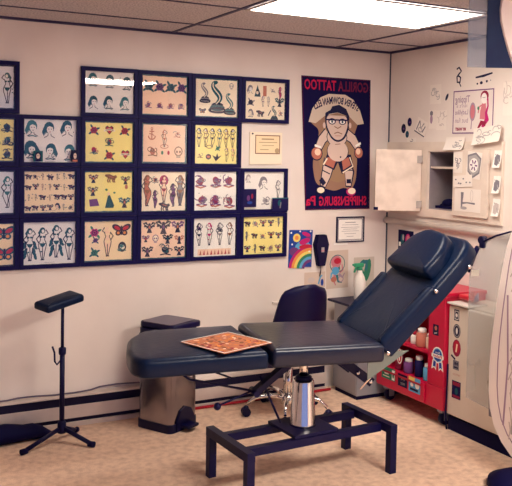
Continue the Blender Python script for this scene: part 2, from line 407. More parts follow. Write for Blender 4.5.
# ================================================================== FLASH SHEETS
GX, GW, GZ, GH = -2.639, .357, 2.150, .3006
FW, FH = .3545, .2985
def frame_bm():
    b = B(); e = .024
    for a, c in (((-FW / 2, 0), (FW / 2, e)), ((-FW / 2, FH - e), (FW / 2, FH)), ((-FW / 2, e), (-FW / 2 + e, FH - e)), ((FW / 2 - e, e), (FW / 2, FH - e))):
        t = bmesh.new(); span(t, (a[0], a[1], 0), (c[0], c[1], .022)); join(b, t, BACK)
    return b
protoF = None
FG = 'framed sheets of tattoo designs on the back wall'
def flash(col, row, label, paper, matte, seed, draw, size=(.292, .236)):
    global protoF
    cx = GX + (col - .5) * GW; zb = GZ - (row + 1) * GH + .001
    r = random.Random(seed * 7 + 1)
    th = thing('framed_flash_sheet', label, 'framed picture', (cx, 0, zb), group=FG)
    th.rotation_euler = (0, r.uniform(-.004, .004), 0)
    if protoF is None:
        f = obj('frame', frame_bm(), FRAME, th)
        g = B(); t = bmesh.new(); span(t, (-FW / 2 + .024, .024, .0125), (FW / 2 - .024, FH - .024, .0140)); join(g, t, BACK)
        g = obj('glass', g, GLASS, th); protoF = (f, g)
    else:
        for s in protoF: copy_child(s, th)
    b = B(); t = bmesh.new(); span(t, (-FW / 2 + .02, .02, .001), (FW / 2 - .02, FH - .02, .004)); join(b, t, BACK)
    obj('mat_board', b, mat('mat_' + matte, {'teal': (.015, .10, .16), 'navy': (.012, .016, .085)}[matte], .6), th)
    w, h = size; n = 26; pts = []
    for a0, b0, a1, b1 in ((-w / 2, -h / 2, w / 2, -h / 2), (w / 2, -h / 2, w / 2, h / 2), (w / 2, h / 2, -w / 2, h / 2), (-w / 2, h / 2, -w / 2, -h / 2)):
        for k in range(n): pts.append((a0 + (a1 - a0) * k / n + r.uniform(-.0011, .0011), FH / 2 + b0 + (b1 - b0) * k / n + r.uniform(-.0011, .0011)))
    b = B(); prism(b, pts, .0012, BACK @ Matrix.Translation((0, 0, .0042)))
    sh = obj('sheet', b, mat('paper_' + paper, INKS[paper], .75, spec=.2), th)
    a = Art(seed, 1.42, 1.35); draw(a, w, h)
    a.build('drawing', sh, BACK @ Matrix.Translation((0, FH / 2, 0)), .0056)
    return th
def gridded(nx, ny, fn, jit=.06):
    def d(a, w, h):
        z = min(w / nx, h / ny) * .47
        for j in range(ny):
            for i in range(nx):
                x = -w / 2 + (i + .5) * w / nx + a.r.uniform(-jit, jit) * w / nx; y = h / 2 - (j + .5) * h / ny + a.r.uniform(-jit, jit) * h / ny
                fn(a, x, y, z, i, j)
                for q in range(2): a.ell(x + a.r.uniform(-1, 1) * z, y + a.r.uniform(-1, 1) * z * .9, .004, .003, a.r.choice(('grey', 'ink', 'tealmid')), n=6)
        a.line([(-w * .1, -h * .46), (w * .1, -h * .46)], .0012, 'grey')
    return d
def pick(*f): return lambda a, x, y, z, i, j: f[(i * 3 + j * 2) % len(f)](a, x, y, z)
def mix_small(a, x, y, z, i, j):
    k = a.r.randrange(6)
    (lambda: a.figure(x, y, z, 'ink'), lambda: a.head(x, y, z, 'ink', 'peach'), lambda: a.swirl(x, y, z * .8, 'ink', 'brown'), lambda: a.panther(x, y, z), lambda: a.figure(x, y, z, 'brown', 'peach'), lambda: a.bird(x, y, z * .8, 'ink', 'rust'))[k]()
# column 0, cut by the picture's edge
flash(0, 0, 'framed blue-white sheet at the left edge with one pin-up, topmost of its column', 'bluewhite', 'navy', 1, gridded(4, 1, lambda a, x, y, z, i, j: a.figure(x, y, z * 2.6, 'teal')))
flash(0, 1, 'framed yellow sheet at the left edge with bold dark swirls', 'yel', 'navy', 2, gridded(4, 3, lambda a, x, y, z, i, j: a.swirl(x, y, z, 'ink', 'teal')))
flash(0, 2, 'framed pale sheet at the left edge, pale figure, third from the top', 'bluewhite', 'navy', 3, gridded(4, 1, lambda a, x, y, z, i, j: a.figure(x, y, z * 2.7, 'tealmid')))
flash(0, 3, 'framed tan sheet at the left edge with winged designs, bottom of its column', 'sand', 'navy', 4, gridded(3, 2, pick(lambda a, x, y, z: a.butterfly(x, y, z, 'red'), lambda a, x, y, z: a.bird(x, y, z, 'tealmid', 'magenta'))))
# column 1
def six_heads(big):
    return gridded(3, 2, lambda a, x, y, z, i, j: a.head(x, y, z * (.86 if big else .76), 'teal' if (i + j) % 3 else 'tealmid', 'paper', 1.25 if (big and j == 1 and i == 0) else 1.))
th = flash(1, 1, 'framed grey-white sheet of six dark-haired women, snapshots stuck in its lower corners', 'paper', 'navy', 5, six_heads(True), (.315, .262))
flash(1, 2, 'framed cream sheet crowded with rows of tiny brown and black figures', 'sand', 'navy', 6, gridded(7, 4, mix_small), (.292, .240))
flash(1, 3, 'framed pale sheet with four standing pin-ups, two of them wrapped in leafy wings', 'paper', 'navy', 7, gridded(4, 1, lambda a, x, y, z, i, j: a.figure(x, y + .004, z * 2.75, 'teal', None, i in (0, 2))), (.305, .250))
# column 2
flash(2, 0, 'framed grey-white sheet of six heads with the ceiling light reflected along its top', 'paper', 'navy', 8, six_heads(False), (.30, .262))
flash(2, 1, 'framed yellow sheet with seven small red and green ornaments', 'yel', 'teal', 9, lambda a, w, h: [
    (a.flower if k in (0, 2, 5) else a.heart if k in (1, 6) else a.swirl)(x * w, y * h, .029, *((('red', 'teal') if k in (0, 2, 5) else ('red',) if k in (1, 6) else ('teal', 'red')))) for k, (x, y) in enumerate([(-.33, .3), (0, .32), (.33, .3), (0, 0), (-.33, -.2), (0, -.34), (.35, -.3)])])
flash(2, 2, 'framed bright yellow sheet with scattered birds and a cloaked figure', 'yel', 'teal', 10, lambda a, w, h: [
    a.bird(-.33 * w, .34 * h, .024, 'brown', 'orange'), a.panther(.05 * w, .36 * h, .034, 'brown'), a.bird(.36 * w, .3 * h, .024, 'olive', 'red'), a.bird(-.34 * w, .02 * h, .026, 'olive', 'orange'), a.ell(-.05 * w, .05 * h, .008, .007, 'green'), a.ell(.12 * w, -.03 * h, .008, .006, 'green'),
    a.poly([(-.42 * w, -.2 * h), (-.25 * w, -.18 * h), (-.2 * w, -.36 * h), (-.4 * w, -.38 * h)], 'purple'), a.poly([(0, -.02 * h), (.12 * w, -.36 * h), (.1 * w, -.42 * h), (-.08 * w, -.42 * h)], 'teal'), a.ell(0, -.06 * h, .008, .01, 'peach', lay=2), a.bird(.34 * w, -.28 * h, .03, 'tealmid', 'rust'), a.ell(.38 * w, .12 * h, .01, .014, 'rust')])
flash(2, 3, 'framed orange-tan sheet with a flower spray, one nude figure and a red butterfly', 'sand', 'teal', 11, lambda a, w, h: [
    a.flower(-.3 * w, .22 * h, .034, 'magenta', 'green'), a.flower(-.28 * w, .02 * h, .02, 'purple', 'teal'), a.flower(-.3 * w, -.3 * h, .028, 'green', 'teal'), a.figure(-.02 * w, 0, .098, 'sand', 'peach'), a.butterfly(.28 * w, .27 * h, .042, 'red', 'ink'), a.ell(.3 * w, -.17 * h, .026, .032, 'ink'), a.swirl(.3 * w, -.17 * h, .03, 'tealmid', 'cream')])
# column 3
flash(3, 0, 'framed orange sheet with eight blue and purple emblems in two rows', 'peach', 'teal', 12, lambda a, w, h: [
    (a.flower(x * w, .22 * h, .034, 'purple' if k % 2 else 'teal', 'teal'), a.swirl(x * w, -.26 * h, .025, 'purple', 'rust')) for k, x in enumerate((-.37, -.12, .13, .38))])
flash(3, 1, 'framed salmon sheet of faded anchors, a ship and a crossed emblem', 'peach', 'teal', 13, lambda a, w, h: [
    a.anchor(-.3 * w, .24 * h, .032, 'rust'), a.figure(.0, .14 * h, .055, 'rust'), a.swirl(.3 * w, .26 * h, .026, 'rust', 'peach'), a.swirl(-.28 * w, -.22 * h, .036, 'brown', 'rust'), a.skull(.34 * w, -.24 * h, .036, 'brown', 'peach'), a.ell(-.05 * w, -.25 * h, .008, .012, 'green'), a.ell(.1 * w, -.25 * h, .008, .014, 'red'), a.ring(0, -.08 * h, .026, .012, .003, 'rust')], (.280, .232))
flash(3, 2, 'framed cream sheet of tall costumed women, one with a red fan behind her head', 'cream', 'teal', 14, lambda a, w, h: [
    a.figure(-.38 * w, .02 * h, .1, 'brown', 'rust'), a.figure(-.2 * w, -.2 * h, .058, 'ink', 'purple'), a.swirl(-.2 * w, .3 * h, .024, 'ink', 'rust'), a.ell(0, .28 * h, .03, .034, 'magenta'), a.figure(0, .06 * h, .088, 'dred', 'peach'), a.panther(.02 * w, -.38 * h, .034, 'ink'), a.figure(.21 * w, -.1 * h, .075, 'ink', 'purple'), a.figure(.38 * w, .02 * h, .1, 'brown', 'grey')], (.290, .245))
flash(3, 3, 'framed pink-tan sheet of dark eagles in three rows, bottom of the fourth column', 'peach', 'teal', 15, lambda a, w, h: [
    a.bird(-.32 * w, .32 * h, .032, 'ink', 'rust'), a.bird(0, .32 * h, .040, 'ink', 'purple'), a.bird(.33 * w, .32 * h, .034, 'purple', 'rust'), a.bird(-.4 * w, .02 * h, .02, 'purple', 'red'), a.skull(-.18 * w, .0 * h, .026, 'purple', 'cream'), a.bird(.1 * w, .0, .028, 'ink', 'teal'), a.bird(.37 * w, -.03 * h, .026, 'rust', 'ink'), a.bird(-.36 * w, -.32 * h, .03, 'ink', 'purple'), a.swirl(.05 * w, -.3 * h, .042, 'ink', 'teal'), a.bird(.37 * w, -.33 * h, .028, 'ink', 'rust')])
# column 4
flash(4, 0, 'framed cream sheet of coiled teal snakes, top row', 'cream', 'teal', 16, lambda a, w, h: [
    a.snake(-.28 * w, .14 * h, .046, 'grey'), a.snake(.02 * w, .04 * h, .074, 'teal'), a.snake(.33 * w, -.14 * h, .050, 'tealmid'), a.butterfly(-.34 * w, -.36 * h, .018, 'grey', 'ink'), a.skull(.36 * w, .34 * h, .02, 'grey')])
flash(4, 1, 'framed yellow sheet with a row of small people above green leaf and star designs', 'yel', 'teal', 17, lambda a, w, h: [
    [a.figure(x * w, .18 * h, .062, ('ink', 'brown', 'ink', 'teal', 'brown', 'ink')[k], None) for k, x in enumerate((-.41, -.25, -.09, .08, .24, .4))], a.flower(.04 * w, -.1 * h, .017, 'green', 'green'), a.poly([(0, -.44 * h), (-.09 * w, -.28 * h), (0, -.32 * h), (.03 * w, -.22 * h), (.06 * w, -.32 * h), (.14 * w, -.28 * h)], 'ink'),
    a.ell(-.18 * w, -.32 * h, .02, .018, 'ink'), a.ell(-.18 * w, -.32 * h, .012, .008, 'rust', lay=2), a.swirl(-.38 * w, -.28 * h, .022, 'brown', 'yel'), a.ring(-.16 * w, -.06 * h, .02, .01, .003, 'brown'), a.figure(.26 * w, -.26 * h, .046, 'brown'), a.figure(.41 * w, -.26 * h, .042, 'rust')], (.296, .246))
flash(4, 2, 'framed white sheet of red and black scroll emblems', 'white', 'teal', 18, gridded(3, 2, lambda a, x, y, z, i, j: (a.swirl(x, y, z * .95, 'purple', 'dred'), a.line([(x - z * .8, y - z * .7), (x, y - z * .95), (x + z * .8, y - z * .7)], z * .16, 'rust'))), (.300, .250))
def banner_row(a, w, h):
    for k, x in enumerate((-.37, -.13, .12, .36)): a.figure(x * w, .08 * h, .075, ('ink', 'magenta', 'grey', 'brown')[k], None)
    a.swirl(.12 * w, .2 * h, .024, 'ink', 'grey'); a.swirl(-.37 * w, .24 * h, .018, 'ink', 'purple')
    a.rect(-.40 * w, -.47 * h, .40 * w, -.31 * h, 'peach')
    for k in range(9): a.poly([(-.36 * w + k * .085 * w, -.46 * h), (-.31 * w + k * .085 * w, -.46 * h), (-.33 * w + k * .085 * w, -.33 * h)], 'red' if k % 2 else 'rust', 2)
flash(4, 3, 'framed white sheet of four slim figures above a red lettered band', 'white', 'navy', 19, banner_row, (.300, .250))
# column 5
flash(5, 0, 'framed cream sheet of many small designs, top right of the picture grid', 'cream', 'navy', 20, lambda a, w, h: [
    a.head(-.38 * w, .28 * h, .026, 'grey'), a.poly([(-.28 * w, .1 * h), (-.2 * w, .42 * h), (-.12 * w, .1 * h)], 'teal'), a.head(-.2 * w, .2 * h, .02, 'ink', 'cream'), a.rect(-.06 * w, .12 * h, .03 * w, .4 * h, 'rust'), a.swirl(.2 * w, .3 * h, .02, 'grey', 'cream'), a.figure(.38 * w, .22 * h, .045, 'dred', 'magenta'),
    a.flower(-.37 * w, -.06 * h, .024, 'ink', 'grey'), a.figure(-.06 * w, -.02 * h, .036, 'purple', None), a.figure(.08 * w, -.02 * h, .034, 'grey'), a.bird(.37 * w, -.02 * h, .028, 'teal', 'ink'), a.head(-.37 * w, -.35 * h, .024, 'grey', 'cream'), a.panther(-.12 * w, -.34 * h, .028, 'ink'), a.line([(.08 * w, -.4 * h), (.15 * w, -.25 * h)], .005, 'ink'), a.snake(.24 * w, -.32 * h, .034, 'teal'), a.swirl(.4 * w, -.33 * h, .02, 'grey', 'rust')], (.296, .246))
flash(5, 2, 'framed white sheet of pencilled women with two dark snapshots over its lower corners', 'white', 'navy', 21, lambda a, w, h: [
    a.head(-.36 * w, .3 * h, .024, 'lgrey'), a.head(.0, .18 * h, .040, 'grey', 'white'), a.figure(.34 * w, .04 * h, .06, 'grey'), a.swirl(.04 * w, -.25 * h, .034, 'grey', 'lgrey')], (.322, .268))
flash(5, 3, 'framed bright yellow sheet of small creatures in three rows, bottom right of the picture grid', 'yel', 'navy', 22, gridded(5, 3, lambda a, x, y, z, i, j: (
    (lambda: a.panther(x, y, z * .8, 'ink'), lambda: a.bird(x, y, z * .7, 'ink', 'red'), lambda: a.swirl(x, y, z * .8, 'grey', 'rust'), lambda: a.figure(x, y, z * 1.1, 'ink', 'grey'), lambda: a.bird(x, y, z * .75, 'brown', 'red'))[(i * 2 + j * 3) % 5]())), (.302, .252))

def plate(name, label, cat, M, x, z, w, h, colour, draw=None, t=.0015, out=.0005, group=None, rot=0, parent_seed=1, m=None, bend=0):
    """a flat paper or card fixed on a wall, its base in the middle of its lower edge"""
    W = M @ Vector((x, z, out)); th = thing(name, label, cat, W, group=group)
    L = M @ Matrix.Rotation(rot, 4, 'Z')
    b = B(); n = 12; cols = []
    for i in range(n + 1):
        v = i / n * h; o = bend * (1 - i / n) ** 2
        cols.append([b.verts.new(L @ Vector((a, v, o + c))) for a, c in ((-w / 2, 0), (w / 2, 0), (w / 2, t), (-w / 2, t))])
    for A, D in zip(cols, cols[1:]):
        for k in range(4): b.faces.new((A[k], A[(k + 1) % 4], D[(k + 1) % 4], D[k]))
    b.faces.new(cols[0]); b.faces.new(cols[-1][::-1])
    sh = obj('sheet', b, m or mat('paper_' + colour, INKS[colour], .75, spec=.2), th)
    if draw:
        a = Art(parent_seed); draw(a, w, h)
        d = a.build('drawing', th, L @ Matrix.Translation((0, h / 2, 0)), t + .0003)
        if bend:
            for v in d.data.vertices:
                q = L.inverted() @ v.co; q.z += bend * (1 - max(0, min(1, q.y / h))) ** 2; v.co = L @ q
    return th
# snapshots stuck on the frames
def portrait(bg, hair):
    return lambda a, w, h: (a.ell(0, -h * .02, w * .34, h * .42, hair), a.ell(0, 0, w * .2, h * .25, 'flesh', lay=2), a.ell(-w * .08, h * .03, w * .05, h * .03, 'ink', lay=3), a.ell(w * .08, h * .03, w * .05, h * .03, 'ink', lay=3), a.rect(-w * .3, -h * .5, w * .3, -h * .32, bg, 2))
plate('snapshot', 'small dark snapshot of a face in the lower left corner of the six-women sheet', 'photo', BACK, -2.535, 1.578, .055, .062, 'teal', portrait('navy', 'navy'), out=.0225, group='snapshots on the frames')
plate('snapshot', 'small snapshot of a dark-haired face in the lower right corner of the six-women sheet', 'photo', BACK, -2.318, 1.578, .050, .070, 'ink', portrait('rust', 'ink'), out=.0225, group='snapshots on the frames')
plate('snapshot', 'upright dark snapshot with red and blue patches over the pencilled sheet of women', 'photo', BACK, -1.146, 1.290, .098, .120, 'navy', lambda a, w, h: (a.ell(-.1 * w, 0, .012, .02, 'purple'), a.ell(.18 * w, .1 * h, .008, .018, 'dred'), a.ell(0, -.25 * h, .02, .01, 'blue')), out=.0225, group='snapshots on the frames')
plate('snapshot', 'wide dark snapshot with a pale figure at lower right of the pencilled sheet', 'photo', BACK, -.912, 1.262, .125, .088, 'navy', lambda a, w, h: (a.ell(-.05 * w, .1 * h, .014, .022, 'teal'), a.line([(-.02 * w, -.3 * h), (.03 * w, .15 * h)], .008, 'grey', 2), a.rect(-.5 * w, .44 * h, .5 * w, .5 * h, 'tealmid')), out=.0225, group='snapshots on the frames')

# certificate on its paper, pin above
plate('certificate', 'small yellow bordered certificate on a large cream sheet between picture frames', 'certificate', BACK, -1.022, 1.574, .245, .215, 'cream', lambda a, w, h: (
    a.rect(-.082, -.037, .107, .089, 'sand'), a.frame(-.082, -.037, .107, .089, .006, 'brown', 2), a.line([(-.035, .062), (.06, .062)], .009, 'tan', 2), a.line([(-.055, .040), (.085, .040)], .005, 'tan', 2), a.line([(-.03, .02), (.06, .02)], .004, 'tan', 2), a.line([(-.045, -.008), (.02, -.008)], .005, 'tan', 2), a.ell(.085, -.015, .018, .018, 'tan', lay=3)), t=.008)
def nail(x, z, label):
    b = B(); tube(b, [(0, 0, 0), (0, -.012, 0)], .006, 8); tag(obj('nail', b, BLACKM, None, loc=(x, 0, z)), label, 'nail')
nail(-1.125, 1.778, 'small dark nail in the wall above the yellow certificate')

# poster
def boxer(a, w, h):
    X = lambda u: (u - .5) * w; Y = lambda v: (.5 - v) * h          # u, v: 0..1 from the upper left
    blob = [(.30, .16), (.50, .13), (.68, .15), (.84, .27), (.80, .36), (.74, .44), (.80, .60), (.78, .78), (.70, .86), (.60, .83), (.45, .86), (.30, .84), (.16, .80), (.12, .66), (.18, .52), (.24, .40), (.10, .34), (.14, .27)]
    a.poly([(X(u), Y(v)) for u, v in rounded(blob, .05, 4)], 'posterglow')
    a.poly([(X(u), Y(v)) for u, v in rounded([(.24, .44), (.30, .36), (.66, .36), (.78, .46), (.72, .62), (.70, .74), (.52, .80), (.28, .76), (.20, .62)], .06, 4)], 'glowtan', 2)
    top = [(.08, .34), (.14, .24), (.26, .155), (.38, .125), (.62, .125), (.74, .16), (.84, .24), (.90, .34), (.80, .35), (.68, .29), (.5, .265), (.32, .29), (.18, .35)]
    a.poly([(X(u), Y(v)) for u, v in top], 'arc', 3)
    a.text('STEVEN BOWMAN ELLS', X(.49), Y(.195), .066, 'navy', .0020, 4, .37, arc=.34)
    L = lambda P, ww, c, l: a.line([(X(u), Y(v)) for u, v in P], ww, c, l)
    E = lambda u, v, ru, rv, c, l: a.ell(X(u), Y(v), ru * w, rv * h, c, lay=l, n=18)
    # legs, boots
    L([(.38, .62), (.32, .74), (.26, .83)], [.10, .085, .05], 'ink', 4); L([(.60, .62), (.68, .72), (.66, .83)], [.10, .085, .05], 'ink', 4)
    L([(.38, .62), (.32, .74), (.27, .82)], [.085, .07, .04], 'flesh', 5); L([(.60, .62), (.67, .72), (.66, .82)], [.085, .07, .04], 'flesh', 5)
    L([(.29, .775), (.24, .80)], .05, 'ink', 6); L([(.63, .785), (.70, .785)], .03, 'ink', 6); L([(.26, .70), (.38, .73)], .008, 'ink', 6); L([(.60, .70), (.73, .70)], .008, 'ink', 6)
    E(.235, .855, .065, .028, 'ink', 6); E(.235, .852, .055, .022, 'cream', 7); E(.70, .865, .075, .032, 'magenta', 6); E(.71, .86, .06, .024, 'cream', 7)
    # shorts
    a.poly([(X(u), Y(v)) for u, v in ((.34, .58), (.70, .58), (.74, .68), (.56, .73), (.50, .64), (.44, .70), (.27, .66))], 'ink', 6)
    a.poly([(X(u), Y(v)) for u, v in ((.35, .60), (.30, .655), (.43, .685), (.47, .63))], 'rust', 7); a.poly([(X(u), Y(v)) for u, v in ((.56, .63), (.66, .60), (.70, .66), (.58, .70))], 'rust', 7)
    L([(.34, .61), (.28, .66)], .012, 'cream', 8); L([(.68, .60), (.73, .67), (.57, .72)], .010, 'cream', 8)
    # arms, gloves
    L([(.36, .42), (.27, .47), (.20, .55)], [.085, .075, .06], 'ink', 5); L([(.62, .42), (.73, .46), (.81, .53)], [.085, .075, .06], 'ink', 5)
    L([(.36, .42), (.27, .47), (.20, .55)], [.07, .06, .048], 'flesh', 6); L([(.62, .42), (.73, .46), (.81, .53)], [.07, .06, .048], 'flesh', 6)
    L([(.16, .515), (.25, .53)], .016, 'white', 8); L([(.77, .515), (.85, .49)], .016, 'white', 8)
    E(.185, .575, .088, .055, 'ink', 7); E(.185, .575, .076, .046, 'rust', 8); E(.20, .565, .045, .026, 'peach', 9); E(.82, .565, .070, .048, 'ink', 7); E(.82, .565, .06, .040, 'rust', 8); E(.81, .555, .035, .024, 'peach', 9)
    # body
    E(.49, .45, .155, .075, 'ink', 6); E(.50, .56, .165, .085, 'ink', 6); E(.49, .45, .145, .07, 'flesh', 7); E(.50, .555, .155, .08, 'flesh', 7)
    E(.54, .60, .012, .007, 'ink', 8); L([(.46, .505), (.54, .50)], .004, 'brown', 8); L([(.47, .44), (.54, .445)], .004, 'brown', 8); L([(.44, .40), (.50, .41)], .004, 'brown', 8)
    # head, large for the body
    X0_, Y0_ = X, Y
    X = lambda u: X0_(.495 + (u - .495) * 1.28)
    Y = lambda v: Y0_(.345 + (v - .32) * 1.18)
    a.poly([(X(u), Y(v)) for u, v in rounded([(.36, .27), (.62, .27), (.64, .34), (.585, .42), (.50, .445), (.42, .42), (.355, .34)], .04, 4)], 'ink', 9)
    a.poly([(X(u), Y(v)) for u, v in rounded([(.375, .27), (.605, .27), (.62, .335), (.57, .41), (.50, .432), (.43, .41), (.37, .335)], .04, 4)], 'flesh', 10)
    E(.345, .335, .02, .022, 'flesh', 10); E(.645, .33, .02, .022, 'flesh', 10)
    a.poly([(X(u), Y(v)) for u, v in ((.355, .30), (.36, .255), (.42, .235), (.44, .212), (.52, .20), (.60, .225), (.635, .27), (.635, .305), (.60, .268), (.50, .25), (.40, .262))], 'ink', 11)
    for u in (.435, .555): E(u, .308, .056, .024, 'navy', 11); E(u, .31, .040, .015, 'white', 12); E(u, .31, .014, .009, 'teal', 13)
    L([(.37, .298), (.62, .298)], .010, 'navy', 12); L([(.46, .34), (.50, .352), (.54, .338)], .006, 'brown', 12); L([(.46, .385), (.50, .376), (.55, .388)], .006, 'brown', 12); L([(.47, .40), (.54, .40)], .004, 'rust', 12)
    X, Y = X0_, Y0_
    # lettering
    V, F = text_polys('GORILLA TATTOO', .098, .0022, True, w * .93)
    n0 = [v for v in V]
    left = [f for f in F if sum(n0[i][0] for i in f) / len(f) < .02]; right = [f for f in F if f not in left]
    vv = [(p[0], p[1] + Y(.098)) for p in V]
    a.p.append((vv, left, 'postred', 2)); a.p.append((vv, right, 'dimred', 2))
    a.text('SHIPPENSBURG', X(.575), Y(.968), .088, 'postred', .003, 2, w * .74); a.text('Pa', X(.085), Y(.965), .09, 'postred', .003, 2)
    a.frame(-w / 2 + .004, -h / 2 + .004, w / 2 - .004, h / 2 - .004, .003, 'dimred', 1)
plate('boxer_poster', 'large dark cloth poster of a cartoon boxer with glasses and mirrored red lettering', 'poster', BACK, -.452, 1.262, .565, .924, 'navy', boxer, t=.003, out=.003, m=mat('poster_cloth', (.006, .004, .050), .8, spec=.12))
po = [o for o in C.objects if o.name.startswith('boxer_poster')][0]
for o in list(po.children):                     # the cloth hangs askew: lower hem narrower and shifted
    for v in o.data.vertices:
        q = 1 - v.co.z / .924; v.co.x = v.co.x * (1.02 - .062 * q) - .015 + .0345 * q

# framed certificate under the poster
th = thing('framed_certificate', 'white certificate with a black patterned border in a thin frame below the boxer poster', 'certificate', (-.325, 0, 1.026))
w, h = .238, .182; b = B()
for a0, c0 in (((-w / 2, 0), (w / 2, .008)), ((-w / 2, h - .008), (w / 2, h)), ((-w / 2, .008), (-w / 2 + .008, h - .008)), ((w / 2 - .008, .008), (w / 2, h - .008))):
    t = bmesh.new(); span(t, (a0[0], a0[1], 0), (c0[0], c0[1], .010)); join(b, t, BACK)
obj('frame', b, BLACKM, th)
b = B(); prism(b, [(-w / 2 + .004, .004), (w / 2 - .004, .004), (w / 2 - .004, h - .004), (-w / 2 + .004, h - .004)], .004, BACK); sh = obj('sheet', b, mat('paper_white', INKS['white'], .7), th)
a = Art(3); a.frame(-.108, -.08, .108, .08, .009, 'grey')
for k in range(24): a.rect(-.106 + k * .009, .0735, -.1015 + k * .009, .078, 'white', 2); a.rect(-.106 + k * .009, -.078, -.1015 + k * .009, -.0735, 'white', 2)
for k, (y, l) in enumerate(((.05, .045), (.033, .07), (.015, .08), (.002, .06), (-.012, .075), (-.03, .05), (-.05, .03))): a.line([(-l, y), (l, y)], .004 if k < 1 else .0022, 'grey')
a.build('lettering', sh, BACK @ Matrix.Translation((0, h / 2, 0)), .0043)
b = B(); prism(b, [(-.1, 0), (.02, 0), (.02, .016), (-.1, .016)], .001, BACK); tag(obj('paper_slip', b, mat('paper_white', INKS['white']), loc=(-.36, 0, 1.008)), 'thin slip of paper showing below the framed certificate', 'paper')

# rainbow picture
def rainbow(a, w, h):
    a.rect(-w / 2, -h / 2, w / 2, h / 2, 'blue'); a.ell(.02, -.005, .07, .06, 'sky', lay=2); a.ell(-.05, -.02, .04, .03, 'purple', lay=2)
    for k, c in enumerate(('magenta', 'orange', 'yellow', 'green', 'sky', 'purple')):
        r0 = .165 - k * .021; a.line([(.085 - r0 * math.cos(t), -.142 + r0 * .95 * math.sin(t)) for t in [.06 + PI / 2 * j / 10 * .98 for j in range(11)]], .021, c, 4)
    a.rect(.085, -h / 2, w / 2, h * .06, 'blue', 3)
    a.ell(-.035, .075, .030, .030, 'yellow', lay=4); a.ell(-.035, .075, .016, .016, 'orange', lay=5)
    a.ell(.03, .05, .045, .02, 'magenta', .3, lay=4); a.ell(.04, .10, .035, .014, 'magenta', -.3, lay=4); a.ell(.035, .015, .05, .015, 'red', .1, lay=4); a.ell(.06, .08, .02, .02, 'purple', lay=3)
    for x, y in ((-.07, .03), (.075, .12), (-.01, .12), (-.08, .11), (.07, -.02)): a.ell(x, y, .007, .007, 'white', lay=5, n=6)
plate('rainbow_painting', 'small bright painting with a yellow sun over a rainbow arc', 'painting', BACK, -.738, .866, .186, .258, 'blue', rainbow, t=.004, parent_seed=3, rot=R(-1.5))
# coffin shaped box
th = thing('coffin_box', 'black coffin-shaped box hanging beside the rainbow painting', 'wall ornament', (-.578, 0, .870))
cof = [(-.026, 0), (.026, 0), (.056, .150), (.034, .218), (-.034, .218), (-.056, .150)]
b = B(); prism(b, cof, .035, BACK); obj('case', b, BLACKM, th)
b = B(); prism(b, inset([(-.026, 0), (.026, 0), (.056, .150), (.034, .218), (-.034, .218), (-.056, .150)], .005), .010, BACK @ Matrix.Translation((0, 0, .035))); lid = obj('lid', b, BLACKP, th)
a = Art(1); a.poly([(-.012, .098), (.012, .098), (.012, .132), (-.012, .132)], 'lgrey'); a.rect(-.012, .104, .012, .112, 'pink', 2); a.build('plaque', lid, BACK, .0453)
b = B(); tube(b, [(0, -.02, 0), (.004, -.018, -.03), (-.002, -.015, -.075)], .003, 6); obj('tassel', b, BLACKM, th)
# colour pencil octopus
def octo(a, w, h):
    for k in range(7):
        t = k / 7 * 2 * PI; a.line([(.02 * math.cos(t), -.02 + .02 * math.sin(t)), (.05 * math.cos(t + .4), -.03 + .06 * math.sin(t + .4)), (.062 * math.cos(t + .9), -.03 + .085 * math.sin(t + .9))], [.022, .016, .007], ('pink', 'tealmid', 'lav', 'sky', 'pink', 'tealmid', 'lav')[k], 1)
    a.ell(-.01, .055, .045, .045, 'pink', lay=2); a.ell(.0, .06, .030, .022, 'red', lay=3); a.ring(0, .04, .062, .062, .006, 'tealmid', 2); a.ell(-.015, -.01, .03, .03, 'sky', lay=2); a.ell(-.03, -.07, .025, .02, 'rust', lay=3); a.ring(.03, -.07, .02, .02, .006, 'lav', 3)
plate('octopus_drawing', 'tan paper with a pink and blue coiling creature drawing', 'drawing', BACK, -.424, .700, .184, .270, 'tan', octo, m=mat('tan_paper', (.66, .52, .43), .8), rot=R(1), parent_seed=2)
plate('loose_drawing', 'pale tan paper with a small blue sketch below the coffin box', 'drawing', BACK, -.612, .715, .170, .110, 'tan', lambda a, w, h: (a.line([(.03, -.03), (.045, .02), (.06, .03)], .012, 'sky'), a.ell(.06, -.02, .012, .025, 'blue'), a.ell(-.03, 0, .03, .02, 'faint')), m=mat('tan_paper', (.66, .52, .43), .8))
plate('green_dragon_drawing', 'tan paper with a dark green winged drawing behind the white spray bottle', 'drawing', BACK, -.196, .700, .178, .212, 'tan', lambda a, w, h: (
    a.ell(.03, .01, .028, .085, 'green', -.2), a.ell(-.03, .05, .018, .05, 'green', -.7), a.ell(.0, .07, .04, .014, 'tealmid', .2), a.ell(-.01, -.02, .016, .05, 'green', .3), a.ell(.02, .04, .012, .035, 'tealmid', lay=2), a.ell(-.05, .02, .012, .04, 'tealmid', lay=2)), m=mat('tan_paper_light', (.62, .52, .44), .8))
t = B(); span(t, (-.95, -.012, .628), (-.50, 0, .640)); tag(obj('wall_shelf_strip', t, WALL), 'thin white ledge strip on the back wall behind the swivel chair', 'ledge')

